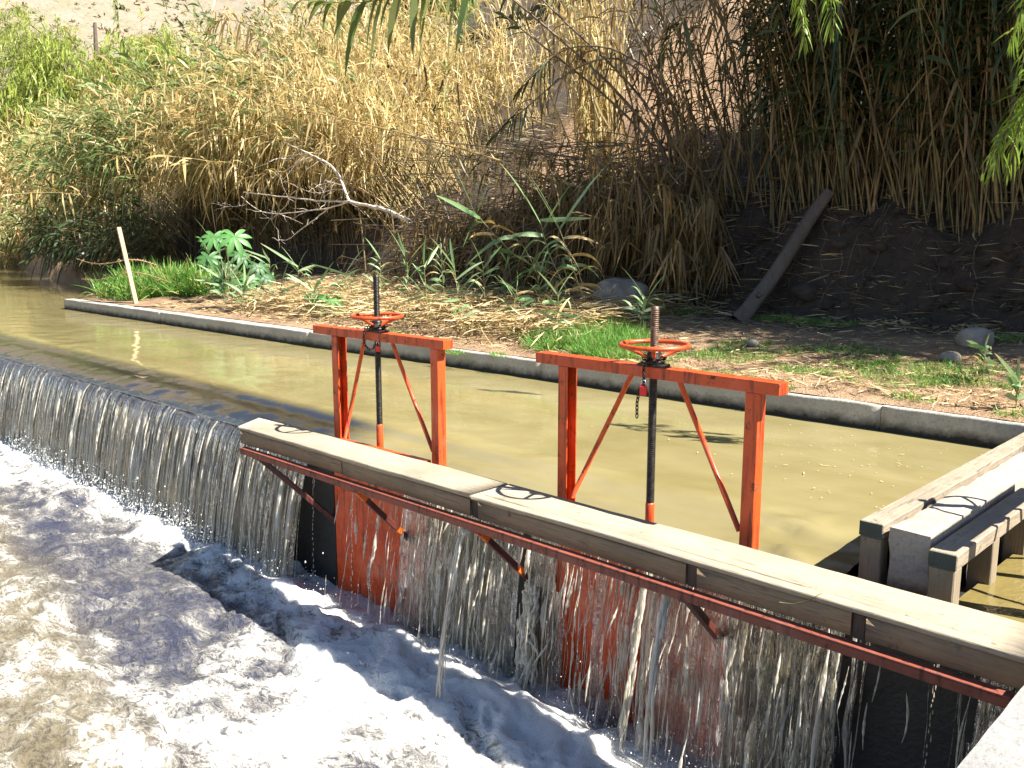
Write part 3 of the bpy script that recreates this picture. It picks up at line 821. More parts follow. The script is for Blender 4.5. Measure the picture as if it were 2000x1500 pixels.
def timber_frame(name, label, u0, u1, top, v0, v1, posts, cap_h=0.085, parent_loc=None):
    t = thing(name, label, 'timber frame', ((u0 + u1) / 2, v0, -0.6), group='timber frames beside the pier')
    inv = Matrix.Translation(t.location).inverted()
    o = bm_obj('cap_beam', box((u0, v0 + 0.006, top - cap_h), (u1, v1, top), 0.006), M['timber'], t); o.matrix_parent_inverse = inv
    o = bm_obj('painted_end', box((u0 + 0.003, v0, top - cap_h + 0.003), (u1 - 0.003, v0 + 0.0055, top - 0.003), 0), M['green_end'], t); o.matrix_parent_inverse = inv
    for pv in posts:
        o = bm_obj('upright', box((u0 + 0.008, pv, -1.2), (u1 - 0.008, pv + 0.11, top - cap_h - 0.002), 0.006), M['timber_z'], t); o.matrix_parent_inverse = inv
    return t
timber_frame('timber_frame', 'timber frame with green painted end on the river side of the pier', -1.925, -1.795, 0.25, 4.71, 8.10, (4.72, 5.6, 6.5, 7.4))
timber_frame('timber_frame', 'shaded timber frame on legs along the side channel, green painted end', -1.525, -1.385, 0.205, 4.62, 8.10, (4.63, 5.25, 5.9, 6.6, 7.3))

# ------------------------------------------------------------------ plank walkway and its rail
walk = thing('plank_walkway', 'weathered pale plank walkway running along the weir in front of the gates', 'walkway', (-4, 4.07, 0))
WI = Matrix.Translation(walk.location).inverted()
def wk(o): o.matrix_parent_inverse = WI; return o
def warp(amp, seed):
    def f(c):
        return (c.x + (0.24 * (4.25 - c.y) / 0.37 if c.x < -7.0 else 0), c.y, c.z)
    return f
def plank(u0, u1, v0, v1, z0, z1, mat, name, seed, skew=False):
    n = int((u1 - u0) / 0.18) + 2
    uu = np.linspace(u0, u1, n)
    dz = 0.010 * (fbm(uu * 0.7, uu * 0 + seed, 3, 200 + seed) - 0.5); dv = 0.012 * (fbm(uu * 0.9, uu * 0 + seed, 4, 230 + seed) - 0.5)
    b = 0.006
    pr = [(v0, z0 + b), (v0, z1 - b), (v0 + b, z1), (v1 - b, z1), (v1, z1 - b), (v1, z0 + b), (v1 - b, z0), (v0 + b, z0)]
    V = np.stack([np.stack([uu, np.full(n, a) + dv + 0.004 * (noise(uu * 13, uu * 0 + k * 7 + seed, 5) - 0.5), np.full(n, z) + dz + 0.004 * (noise(uu * 11, uu * 0 + k * 5 + seed, 6) - 0.5)], -1) for k, (a, z) in enumerate(pr)], 1)
    if skew: V[0, :, 0] += -0.22 * (V[0, :, 1] - v0) / (v1 - v0)
    i = np.arange(n * 8).reshape(n, 8); j = np.roll(i, -1, 1)
    Q = np.stack([i[:-1], i[1:], j[1:], j[:-1]], -1).reshape(-1, 4)[:, ::-1].tolist()
    for r0, fl in ((0, 1), ((n - 1) * 8, -1)):
        a = [r0 + q for q in range(8)][::fl]
        Q += [[a[0], a[1], a[4], a[5]], [a[1], a[2], a[3], a[4]], [a[0], a[5], a[6], a[7]]]
    return wk(link(name, mesh_np(name, V.reshape(-1, 3), Q, None, None, False), mat, walk))
plank(-7.17, -4.166, 3.885, 4.245, 0.072, 0.105, M['plank'], 'top_plank', 1, True)
plank(-4.158, -0.86, 3.965, 4.262, 0.070, 0.102, M['plank'], 'top_plank', 2)
plank(-4.158, -0.86, 3.888, 3.9615, 0.070, 0.1005, M['plank'], 'top_plank', 3)
plank(-7.15, -5.62, 3.892, 3.925, -0.045, 0.0695, M['board'], 'side_board', 4)
plank(-5.612, -4.17, 3.892, 3.925, -0.048, 0.0695, M['board'], 'side_board', 5)
plank(-4.10, -2.50, 3.897, 3.930, -0.050, 0.0675, M['board'], 'side_board', 6)
plank(-2.43, -1.60, 3.895, 3.928, -0.050, 0.0675, M['board'], 'side_board', 7)
plank(-1.53, -0.87, 3.895, 3.928, -0.050, 0.0675, M['board'], 'side_board', 8)
plank(-7.15, -4.2, 4.20, 4.235, -0.04, 0.0695, M['board'], 'side_board', 9)
plank(-4.15, -0.87, 4.21, 4.245, -0.04, 0.0675, M['board'], 'side_board', 10)
for cu in (-4.135, -3.36, -2.465, -1.565):
    wk(bm_obj('cross_cleat', box((cu - 0.03, 3.905, -0.055), (cu + 0.03, 4.195, 0.067), 0.004), M['cleat'], walk))
rail = thing('support_rail', 'rusty red steel rail with diagonal struts below the plank walkway', 'rail', (-4, 3.85, -0.07))
RI = Matrix.Translation(rail.location).inverted()
def rl(o): o.matrix_parent_inverse = RI; return o
rl(bm_obj('angle_top', box((-7.06, 3.825, -0.068), (-0.90, 3.888, -0.058), 0.002), M['rail_red'], rail))
rl(bm_obj('angle_web', box((-7.06, 3.825, -0.112), (-0.90, 3.832, -0.0685), 0.002), M['rail_red'], rail))
for (su, eu, ez, pat) in ((-6.82, -6.50, -0.72, False), (-5.43, -5.39, -0.67, True), (-4.09, -4.07, -0.63, True), (-2.47, -2.57, -0.56, False)):
    a = Vector((su, 3.86, -0.10)); b = Vector((eu, 4.40, ez))
    st = bar('diagonal_strut', a, b, 0.042, 0.042, M['brace_dark'], rail, 0.003); rl(st)
    rl(bm_obj('gusset', box((su - 0.035, 3.834, -0.125), (su + 0.035, 3.884, -0.069), 0.003), M['brace_dark'], rail))
    if pat:
        for f0, f1 in ((0.04, 0.2), (0.72, 0.79)):
            p0 = a.lerp(b, f0); p1 = a.lerp(b, f1)
            rl(bar('paint_patch', p0, p1, 0.0445, 0.0445, M['patch'], rail, 0.003))

# ------------------------------------------------------------------ sluice gates
def thread_profile(z0, z1, r, pitch):
    pr = [(0.0005, z0)]; z = z0
    while z < z1 - pitch:
        pr += [(r * 0.84, z), (r, z + pitch * 0.35), (r, z + pitch * 0.6), (r * 0.84, z + pitch * 0.95)]; z += pitch
    pr += [(r * 0.9, z1), (0.0005, z1 + 0.002)]
    return pr


def local(name, V, Q, mat, parent, T=None, smooth=True):
    return link(name, mesh_np(name, V, Q, T, None, smooth), mat, parent)


def sluice_gate(label, su, half_l, half_r, ol, orr, beam_z, stem_top, wheel_z, wheel_R, rot, panel_top, sleeve, yaw=0.0, stem_mat='stem', v0=4.5):
    g = thing('sluice_gate', label, 'sluice gate', (su, v0, 0), yaw, 'orange sluice gates along the weir')
    # crossbeam, box section
    bm_obj('crossbeam', box((-half_l - ol, -0.052, beam_z), (half_r + orr, 0.052, beam_z + 0.072), 0.007, 2), M['orange'], g)
    bm_obj('wear_plate', box((-0.09, -0.05, beam_z + 0.072), (0.09, 0.05, beam_z + 0.088), 0.003), M['stem'], g)
    # left post: channel section open to the stem
    bm = box((-half_l - 0.05, -0.05, -1.3), (-half_l - 0.040, 0.05, beam_z - 0.001), 0.002)
    b2 = box((-half_l - 0.0398, -0.05, -1.3), (-half_l + 0.032, -0.041, beam_z - 0.001), 0.002)
    b3 = box((-half_l - 0.0398, 0.041, -1.3), (-half_l + 0.032, 0.05, beam_z - 0.001), 0.002)
    for b in (b2, b3):
        me = bpy.data.meshes.new('tmp'); b.to_mesh(me); b.free(); bm.from_mesh(me); bpy.data.meshes.remove(me)
    bm_obj('post', bm, M['orange'], g)
    bm_obj('post', box((half_r - 0.042, -0.042, -1.3), (half_r + 0.042, 0.042, beam_z - 0.001), 0.006, 2), M['orange'], g)
    # braces
    rod('brace', [(-0.16, -0.01, beam_z + 0.002), (-half_l + 0.052, -0.01, 0.03)], 0.0165, M['orange'], g)
    rod('brace', [(0.20, -0.01, beam_z + 0.002), (half_r - 0.060, -0.01, 0.10)], 0.0165, M['orange'], g)
    # screw stem
    V, Q = lathe(thread_profile(sleeve, beam_z - 0.002, 0.0265, 0.0125), 14); st = local('screw_stem', V, Q, M['stem'], g)
    V, Q = lathe(thread_profile(beam_z + 0.05, stem_top, 0.0265, 0.0125), 14); local('stem_end', V, Q, M[stem_mat], g)
    V, Q = lathe([(0.0005, -0.5), (0.029, -0.5), (0.029, sleeve - 0.01), (0.025, sleeve), (0.0005, sleeve + 0.001)], 14); local('painted_sleeve', V, Q, M['orange'], st)
    # handwheel
    V, Q = torus(wheel_R, 0.0145, 48, 10); V[:, 2] += wheel_z
    w = local('handwheel', V, Q, M['orange'], g)
    hz0 = beam_z + 0.125
    for i in range(4):
        a = rot + i * PI / 2
        rod('spoke', [(0.035 * math.cos(a), 0.035 * math.sin(a), hz0), (wheel_R * math.cos(a), wheel_R * math.sin(a), wheel_z - 0.002)], 0.0115, M['orange'], w, 8)
    V, Q = lathe([(0.028, beam_z + 0.089), (0.058, beam_z + 0.089), (0.056, beam_z + 0.105), (0.044, beam_z + 0.112), (0.042, hz0 + 0.03), (0.034, hz0 + 0.045), (0.028, hz0 + 0.045)], 20)
    local('hub_nut', V, Q, M['stem'], w)
    # gate leaf, with stiffening ribs
    pn = bm_obj('gate_leaf', box((-half_l + 0.0, -0.105, -1.36), (half_r - 0.056, -0.085, panel_top), 0.004), M['panel_red'], g)
    bm_obj('stiffener', box((-half_l + 0.05, -0.084, panel_top - 0.05), (half_r - 0.06, -0.03, panel_top - 0.002), 0.004), M['panel_red'], pn)
    return g


g2 = sluice_gate('orange sluice gate nearest the timber frames, red padlock on its chain', -3.165, 0.695, 0.705, 0.26, 0.17, 0.925, 1.36, 1.125, 0.205, 0.62, -0.10, 0.13, math.radians(-1.2), 'stem_rust')
g1 = sluice_gate('orange sluice gate farther along the weir with black greased screw stem', -5.925, 0.525, 0.735, 0.32, 0.12, 0.925, 1.46, 1.125, 0.205, 0.25, 0.035, 0.22, math.radians(1.2), 'stem')
# the side channel has its own gate, out of view; the shadow of its wheel falls on the pier
g3 = sluice_gate('orange sluice gate standing in the side channel behind the pier', -0.92, 0.6, 0.6, 0.16, 0.16, 0.90, 1.40, 1.09, 0.205, 0.5, -0.2, 0.10, PI / 2, 'stem_rust', v0=5.62)

# chains
def chain(label, pts, parent_loc, link_len=0.034, wr=0.0036):
    t = thing('chain', label, 'chain', parent_loc, 0, 'chains on the handwheels')
    pts = np.asarray(pts, float)
    d = np.r_[0, np.cumsum(np.linalg.norm(np.diff(pts, axis=0), axis=1))]
    n = max(2, int(d[-1] / (link_len * 0.72)))
    # one link mesh
    m = 16; a = np.arange(m) / m * 2 * PI
    ring = np.stack([np.cos(a) * 0.0085 + 0, np.sin(a) * link_len / 2, 0 * a], -1)
    V, Q = torus(1.0, 0.0, m, 6)
    th = np.arange(6) / 6 * 2 * PI
    tang = nrm(np.roll(ring, -1, 0) - np.roll(ring, 1, 0)); nn = nrm(np.cross(tang, [0, 0, 1.0]))
    V = (ring[:, None] + wr * (nn[:, None] * np.cos(th)[None, :, None] + np.array([0, 0, 1.0]) * np.sin(th)[None, :, None])).reshape(-1, 3)
    me = mesh_np('chain_link', V, Q); me.materials.append(M['chain'])
    for i in range(n):
        s = (i + 0.5) / n * d[-1]
        p = np.array([np.interp(s, d, pts[:, k]) for k in range(3)]); q = np.array([np.interp(min(s + 0.01, d[-1]), d, pts[:, k]) for k in range(3)]); q0 = np.array([np.interp(max(s - 0.01, 0), d, pts[:, k]) for k in range(3)])
        y = Vector(q - q0).normalized()
        ref = Vector((0.3, 1, 0.2)) if i % 2 else Vector((1, -0.2, 0.35))
        x = (ref - y * ref.dot(y)).normalized(); z = x.cross(y)
        o = link('chain_link', me, None, t)
        o.matrix_local = Matrix(((x.x, y.x, z.x, p[0]), (x.y, y.y, z.y, p[1]), (x.z, y.z, z.z, p[2]), (0, 0, 0, 1)))
    return t


def coil(r, z, turns, n=26, wob=0.012):
    a = np.linspace(0, turns * 2 * PI, int(n * turns))
    return [(math.cos(x + 0.5) * (r + wob * math.sin(3 * x)), math.sin(x + 0.5) * (r + wob * math.cos(2.3 * x)), z + 0.02 * math.sin(1.7 * x)) for x in a]
bz = 0.925
chain('dark steel chain wrapped round the hub of the padlocked gate', coil(0.062, bz + 0.115, 2.3) + [(-0.02, -0.075, bz + 0.10), (-0.015, -0.08, bz + 0.03), (-0.012, -0.078, bz - 0.03), (-0.05, -0.075, bz - 0.075), (-0.066, -0.072, bz - 0.16), (-0.066, -0.07, bz - 0.25)], (-3.165, 4.5, 0))
chain('dark steel chain wrapped round the hub of the farther gate', coil(0.062, bz + 0.115, 2.5) + [(-0.07, -0.07, bz + 0.10), (-0.085, -0.078, bz + 0.03), (-0.075, -0.075, bz - 0.035), (-0.03, -0.065, bz - 0.075), (0.02, -0.06, bz - 0.06), (0.045, -0.06, bz - 0.02)], (-5.925, 4.5, 0))

def padlock(label, loc, s=1.0, rz=0.0):
    t = thing('padlock', label, 'padlock', loc, rz, 'red padlocks')
    bm_obj('lock_body', box((-0.02 * s, -0.011 * s, -0.055 * s), (0.02 * s, 0.011 * s, 0), 0.004, 2), M['lock'], t)
    a = np.linspace(0, PI, 10)
    rod('shackle', [(0.013 * s, 0, -0.004)] + [(0.013 * s * math.cos(x), 0, 0.022 * s + 0.014 * s * math.sin(x)) for x in a] + [(-0.013 * s, 0, -0.004)], 0.0035 * s, M['shackle'], t, 8)
    return t
padlock('small red padlock hanging on the chain in front of the near gate', (-3.165 - 0.012, 4.5 - 0.085, bz - 0.045), 1.05, 0.3)
padlock('small red padlock hanging behind the stem of the farther gate', (-5.925 + 0.06, 4.5 - 0.045, bz - 0.035), 0.9, 0.5)

# ------------------------------------------------------------------ post, wires, log, stones on the bank
def gz(u, v): return float(ground(np.array([u]), np.array([v]))[0])
pb = np.array([-19.75, 8.45]); pz = gz(*pb)
po = thing('wooden_post', 'pale leaning wooden post at the far end of the kerb wall', 'post', (pb[0], pb[1], pz - 0.25))
top = P(232, 445, 8.45) - np.array(po.location)
a = Vector((0, 0, 0)); b = Vector(top)
bar('shaft', a, b, 0.105, 0.085, M['post_wood'], po, 0.006, (0.3, 1, 0))
for i, (x0, y0, x1, y1, vv, sag) in enumerate(((150, 505, 275, 512, 9.3, 0.12), (160, 545, 300, 545, 9.2, 0.10))):
    p0 = P(x0, y0, vv + 0.8); p2 = P(x1 + 30, y1 + 6, vv - 0.2); p1 = P(243, 530 if i else 508, 8.54)
    t = np.linspace(0, 1, 24)
    pts = np.concatenate([p0 + (p1 - p0) * t[:, None] - np.array([0, 0, 1]) * (sag * np.sin(t * PI))[:, None], p1 + (p2 - p1) * t[1:, None] + np.array([0, 0, 1]) * (0.05 * np.sin(t[1:] * PI))[:, None]])
    ac = Acc(); V, Q = tubes(pts[None], np.full((1, len(pts)), 0.012), 5); ac.add(V, Q)
    for p in pts[::2]:
        q = RNG.normal(0, 0.03, (3, 3)); V, Q = tubes(np.stack([np.broadcast_to(p, (3, 3)), p + q], 1), np.full((3, 2), 0.006), 4); ac.add(V, Q)
    o = ac.build('fence_wire', M['wire'])
    tag(o, 'upper sagging rusty barbed wire at the pale post' if i == 0 else 'lower sagging rusty barbed wire at the pale post', 'wire', 'barbed wires')

def lump(name, c, r, label, seed, group='stones on the bank', flat=0.0):
    bm = bmesh.new(); bmesh.ops.create_icosphere(bm, subdivisions=4, radius=1)
    co = np.array([v.co for v in bm.verts])
    d = 1 + 0.35 * (fbm(co[:, 0] * 1.3 + seed, co[:, 1] * 1.3 + co[:, 2] * 1.1, 3, 300 + seed) - 0.5) + 0.06 * (fbm(co[:, 0] * 6, co[:, 1] * 6 + co[:, 2] * 5, 3, 320 + seed) - 0.5)
    co = np.sign(co) * np.abs(co) ** 0.8 * d[:, None]
    for v, q in zip(bm.verts, co): v.co = Vector((q[0] * r[0], q[1] * r[1], q[2] * r[2]))
    o = bm_obj(name, bm, M['rock'], None, True); o.location = c
    o.rotation_euler = (0, 0, YAW + 0.2 * seed)
    return tag(o, label, 'stone', group)
def onbank(x, y, v, dz=0.0):
    p = P(x, y, v); return (p[0], p[1], gz(p[0], p[1]) + dz)
lump('boulder', onbank(1207, 600, 11.3, 0.22), (0.44, 0.36, 0.33), 'large rounded boulder in the shade beyond the tall green canes', 1)
lump('boulder', onbank(1140, 590, 12.0, 0.15), (0.30, 0.3, 0.28), 'boulder half hidden behind the green canes, left of the larger one', 2)
lump('stone', onbank(1905, 668, 11.0, 0.07), (0.22, 0.16, 0.13), 'grey stone in the litter at the foot of the earth bank, far right', 3)
lump('stone', onbank(1855, 712, 10.2, 0.03), (0.13, 0.1, 0.07), 'small tan stone among the grass on the right of the strip', 4)
lump('stone', onbank(1470, 678, 9.9, 0.03), (0.09, 0.08, 0.05), 'small white stone in the grass behind the near gate', 5)

lb = np.array(onbank(1445, 628, 11.55)); lt = P(1622, 378, 12.9)
lg = thing('leaning_log', 'grey weathered log leaning against the shaded earth bank', 'log', tuple(lb))
n = 44; t = np.linspace(-0.03, 1, n)
pts = (np.array(lt) - lb) * t[:, None] + 0.03 * np.stack([np.sin(t * 5), np.cos(t * 4), 0 * t], -1)
rad = np.interp(t, [0, 0.1, 1], [0.15, 0.125, 0.10])
V, Q = tubes(pts[None], rad[None], 18)
th = np.arange(18) / 18 * 2 * PI
sq = 1 / np.maximum(np.abs(np.cos(th + 0.5)) / 1.25, np.abs(np.sin(th + 0.5)) / 0.85) ** 0.75
Vn = V.reshape(n, 18, 3)
rg = sq[None] * (1 + 0.30 * (fbm(np.arange(18)[None] * 0.8 + 0 * t[:, None], t[:, None] * 7, 3, 77) - 0.5)) * (1 - 0.22 * ((np.arange(18) % 18 == 11)[None] + 0.7 * (np.arange(18) == 4)[None]))
V = (pts[:, None] + (Vn - pts[:, None]) * rg[..., None]).reshape(-1, 3)
Q = np.concatenate([Q, [[(n - 1) * 18 + k for k in (0, 4, 9, 13)]]])
link('trunk', mesh_np('trunk', V, Q, None, None, False), M['log'], lg)
rod('stub', [pts[8], pts[8] + (0.10, -0.14, 0.06)], [0.05, 0.03], M['log'], lg)

# ------------------------------------------------------------------ reeds
def cane_paths(base, d, L, sag, K=10):
    """bowed canes: base (N,3), unit dir, length, sag"""
    t = np.linspace(0, 1, K)
    p = base[:, None] + d[:, None] * (L[:, None] * t)[..., None]
    p = p + np.array([0, 0, -1.0]) * (sag[:, None] * L[:, None] * t ** 2.2)[..., None]
    hz = d.copy(); hz[:, 2] = 0; hz = nrm(hz + 1e-6)
    return p + hz[:, None] * (0.35 * sag[:, None] * L[:, None] * t ** 2)[..., None]


def leaves_on(paths, per, t0=0.25, t1=1.0, Lm=0.5, wm=0.034, droop=(0.4, 0.9), dryf=lambda t, N: t * 0, hang=0.3, segs=4, spread=0.75):
    """alternate leaves on canes; returns V,Q,dry,tint"""
    N, K, _ = paths.shape
    tt = np.clip(np.linspace(t0, t1, per)[None] + RNG.normal(0, 0.012, (N, per)), 0, 0.999)
    f = tt * (K - 1); i = f.astype(int); fr = (f - i)[..., None]
    r = np.arange(N)[:, None]
    p = paths[r, i] * (1 - fr) + paths[r, i + 1] * fr
    ax = nrm(paths[r, i + 1] - paths[r, i])
    ph = RNG.uniform(0, 2 * PI, N)
    ref = np.stack([np.cos(ph), np.sin(ph), 0 * ph], -1)[:, None]
    s = nrm(np.cross(ax, np.broadcast_to(ref, ax.shape)) + 1e-6)
    sg = np.where(np.arange(per) % 2, 1.0, -1.0)[None, :, None]
    s = nrm(s * sg + RNG.normal(0, 0.22, s.shape))
    tip = sstep(0.8, 1.0, tt)[..., None]
    d = nrm(ax * (0.65 + 0.9 * tip) + s * spread * (1 - 0.6 * tip))
    dry = np.clip(dryf(tt, N) + RNG.normal(0, 0.12, tt.shape), 0, 1)
    hg = (dry > 0.5) & (RNG.random(tt.shape) < hang)
    d = np.where(hg[..., None], nrm(s * 0.35 + np.array([0, 0, -0.9]) + RNG.normal(0, 0.15, s.shape)), d)
    L = Lm * np.interp(tt, [0, 0.5, 0.85, 1], [0.75, 1.1, 1.0, 0.55]) * RNG.uniform(0.65, 1.25, tt.shape)
    w = wm * RNG.uniform(0.5, 1.5, tt.shape) * np.where(dry > 0.5, 0.75, 1)
    dr = RNG.uniform(droop[0], droop[1], tt.shape) * np.where(hg, 0.15, 1) * (1 - 0.5 * tip[..., 0])
    M_ = N * per
    V, Q = blades(p.reshape(M_, 3), d.reshape(M_, 3), L.ravel(), w.ravel(), dr.ravel(), segs, curl=RNG.normal(0, 0.12, M_))
    tint = np.clip(RNG.normal(0.5, 0.28, M_), 0, 1)
    return V, Q, np.repeat(dry.ravel(), (segs + 1) * 2), np.repeat(tint, (segs + 1) * 2)


def reed_clump(label, spots, tilt, tiltj, L, Lj, sag, per, dryf, n_single=8, Lm=0.5, wm=0.034, mat='reed', hang=0.35, droop=(0.4, 0.95), r_c=0.012, cane_dry=0.6, t0=0.22, name='reed_clump', group='giant reed clumps on the bank', segs=4):
    """spots (N,2); tilt (2,) horizontal lean per unit height"""
    N = len(spots)
    z = ground(spots[:, 0], spots[:, 1]) - 0.05
    base = np.stack([spots[:, 0], spots[:, 1], z], -1)
    d = nrm(np.stack([tilt[0] + RNG.normal(0, tiltj, N), tilt[1] + RNG.normal(0, tiltj, N), np.ones(N)], -1))
    Ls = np.clip(RNG.normal(L, Lj, N), 0.5 * L, 1.5 * L)
    paths = cane_paths(base, d, Ls, np.abs(RNG.normal(sag, sag * 0.5, N)))
    o = thing(name, label, 'reed clump', tuple(base.mean(0)), 0, group)
    inv = Matrix.Translation(o.location).inverted()
    rad = r_c * np.linspace(1, 0.3, paths.shape[1])[None] * RNG.uniform(0.7, 1.3, (N, 1))
    cd = np.clip(RNG.normal(cane_dry, 0.35, N), 0, 1)
    ns = min(n_single, N); cmat = M['cane_shade'] if mat == 'reed_shade' else M['cane']
    for i in range(ns):
        V, Q = tubes(paths[i:i + 1], rad[i:i + 1] * 1.15, 6)
        c = link('cane', mesh_np('cane', V, Q, None, {'dry': np.full(len(V), cd[i])}), cmat, o); c.matrix_parent_inverse = inv
    if N > ns:
        V, Q = tubes(paths[ns:], rad[ns:], 4)
        c = link('canes', mesh_np('canes', V, Q, None, {'dry': np.repeat(cd[ns:], paths.shape[1] * 4)}), cmat, o); c.matrix_parent_inverse = inv; c['kind'] = 'stuff'
    V, Q, dry, tint = leaves_on(paths, per, t0, 1.0, Lm, wm, droop, dryf, hang, segs)
    c = link('leaves', mesh_np('leaves', V, Q, None, {'dry': dry, 'tint': tint}), M[mat], o); c.matrix_parent_inverse = inv; c['kind'] = 'stuff'
    return o


def ell(cu, cv, ru, rv, N):
    a = RNG.uniform(0, 2 * PI, N); r = np.sqrt(RNG.random(N))
    return np.stack([cu + ru * r * np.cos(a), cv + rv * r * np.sin(a)], -1)


def dry_grad(lo, hi, p=1.0):
    """dry at the bottom, green towards the tip"""
    return lambda t, N: lo + (hi - lo) * t ** p
def dry_mix(frac, base=0.85):
    def f(t, N):
        k = (RNG.random(N) < frac).astype(float)[:, None]
        return np.where(k > 0.5, 0.95, base - 1.1 * t)
    return f


# the big sunlit mass on the left
RL = dict(Lm=0.78, wm=0.062, droop=(0.5, 1.1))
reed_clump('green and straw reed clump overhanging the water, farthest left of the mass', ell(-38, 16.4, 3.5, 1.2, 130), (-0.22, -0.50), 0.22, 4.4, 0.8, 0.22, 24, dry_mix(0.4), 6, 0.85, 0.07)
reed_clump('grey green reed clump leaning left over the water beyond the pale post', ell(-30.5, 15.3, 3.2, 1.1, 180), (-0.34, -0.62), 0.22, 5.2, 0.8, 0.22, 24, dry_mix(0.25), 6, **RL, t0=0.42)
reed_clump('tall reed clump with green tips behind the castor plant', ell(-27, 17.2, 3.0, 1.4, 150), (-0.26, -0.25), 0.2, 5.8, 0.9, 0.18, 24, dry_mix(0.3), 6, **RL)
reed_clump('straw coloured reed clump drooping above the dark hollow', ell(-22.6, 15.2, 3.2, 0.9, 210), (-0.36, -0.62), 0.18, 5.0, 0.7, 0.26, 26, dry_mix(0.7), 8, **RL, t0=0.42)
reed_clump('tall golden reed clump at the top of the left mass', ell(-23.5, 18.6, 3.2, 1.4, 160), (-0.20, -0.20), 0.2, 5.6, 0.9, 0.16, 24, dry_mix(0.75), 6, **RL)
reed_clump('golden dry reed clump left of the bare soil slope', ell(-19.2, 16.2, 1.9, 1.3, 170), (-0.22, -0.25), 0.2, 4.6, 0.8, 0.18, 26, dry_mix(0.93), 8, 0.65, 0.045)
reed_clump('pale dry reed clump on the slope above the fallen canes', ell(-18.9, 18.6, 1.8, 1.3, 90), (-0.14, -0.10), 0.22, 4.2, 0.8, 0.18, 24, dry_mix(0.95), 8, 0.6, 0.042)
reed_clump('dry reed clump hanging over the white dead branch', ell(-17.6, 14.5, 1.8, 0.5, 150), (-0.34, -0.5), 0.2, 3.9, 0.7, 0.22, 26, dry_mix(0.9), 8, 0.62, 0.042, hang=0.5, t0=0.45)
reed_clump('low dark green reed clump dipping into the water', ell(-31, 13.0, 4.5, 0.6, 140), (-0.15, -0.6), 0.25, 2.6, 0.5, 0.34, 22, dry_mix(0.12), 5, 0.65, 0.055, 'reed_shade')
# inner stand that closes the hollow, shade put into its leaf colour
reed_clump('dense shaded reed stand at the back of the dark hollow', ell(-23.5, 14.4, 6.0, 0.5, 300), (-0.02, 0.02), 0.12, 3.6, 0.5, 0.08, 22, dry_mix(0.5), 4, 0.6, 0.06, 'reed_shade')

# the tall shaded stand on top of the right bank
RR = dict(Lm=0.66, wm=0.048, mat='reed_shade', droop=(0.5, 1.3))
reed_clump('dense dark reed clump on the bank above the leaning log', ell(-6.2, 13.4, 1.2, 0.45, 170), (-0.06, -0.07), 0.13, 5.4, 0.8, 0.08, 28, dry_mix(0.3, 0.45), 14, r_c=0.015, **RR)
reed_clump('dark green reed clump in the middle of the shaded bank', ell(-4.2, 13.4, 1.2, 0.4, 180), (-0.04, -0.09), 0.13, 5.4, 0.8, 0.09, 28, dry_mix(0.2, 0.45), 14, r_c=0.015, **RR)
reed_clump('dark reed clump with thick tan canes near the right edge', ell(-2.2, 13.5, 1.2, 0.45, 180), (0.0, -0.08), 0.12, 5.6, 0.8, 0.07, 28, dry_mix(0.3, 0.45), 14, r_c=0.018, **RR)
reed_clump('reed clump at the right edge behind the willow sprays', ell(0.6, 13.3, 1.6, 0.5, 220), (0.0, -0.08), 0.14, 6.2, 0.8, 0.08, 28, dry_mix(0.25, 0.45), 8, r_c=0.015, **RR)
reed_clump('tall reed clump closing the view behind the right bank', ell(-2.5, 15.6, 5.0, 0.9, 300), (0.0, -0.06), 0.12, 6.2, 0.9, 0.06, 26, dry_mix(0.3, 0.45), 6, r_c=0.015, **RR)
reed_clump('thin brown reed clump at the left end of the shaded bank', ell(-8.2, 13.4, 0.7, 0.4, 40), (-0.14, -0.18), 0.14, 4.8, 0.8, 0.10, 26, dry_mix(0.8), 14, 0.6, 0.038, 'reed_shade', r_c=0.014)
reed_clump('golden backlit reed tuft standing on the soil slope', ell(-11.4, 14.4, 0.4, 0.3, 40), (-0.08, -0.05), 0.08, 4.6, 0.6, 0.06, 30, dry_mix(0.97), 12, 0.6, 0.036, 'reed', r_c=0.014, hang=0.85)
reed_clump('brown dead reed curtain hanging over the bank left of the log', ell(-8.2, 12.6, 0.9, 0.35, 60), (-0.10, -0.35), 0.18, 2.4, 0.5, 0.4, 26, dry_mix(0.97), 8, 0.6, 0.036, 'reed_shade', hang=0.8)
reed_clump('brown dead reed curtain over the boulders', ell(-10.2, 12.9, 0.9, 0.4, 60), (-0.25, -0.35), 0.2, 2.2, 0.5, 0.4, 26, dry_mix(0.97), 8, 0.6, 0.036, 'reed_shade', hang=0.8)
# far bank at the bend
reed_clump('distant straw coloured reeds at the bend of the river', ell(-96, 27, 4, 9, 260), (0.12, 0.05), 0.25, 6.0, 1.2, 0.2, 20, dry_mix(0.85), 0, 1.6, 0.2, r_c=0.02)
reed_clump('low mixed reeds along the far waterline', ell(-50, 17.2, 8, 1.2, 220), (-0.1, -0.5), 0.25, 2.6, 0.6, 0.25, 20, dry_mix(0.5), 0, 0.9, 0.09, r_c=0.02)
reed_clump('distant golden reeds at the water, leftmost in view', ell(-86, 25, 5, 3, 220), (0.05, -0.2), 0.25, 5.0, 1.0, 0.2, 20, dry_mix(0.85), 0, 1.5, 0.18, r_c=0.02)
reed_clump('distant pale reeds on the far shore left of the overhanging mass', ell(-72, 25, 9, 2.5, 260), (-0.1, -0.25), 0.25, 4.6, 1.0, 0.2, 20, dry_mix(0.75), 0, 1.3, 0.15, r_c=0.02)
reed_clump('distant mixed reeds between the willow and the near mass', ell(-53, 20.5, 6, 2.0, 220), (-0.15, -0.3), 0.25, 4.6, 1.0, 0.2, 22, dry_mix(0.5), 0, 1.1, 0.11, r_c=0.02)

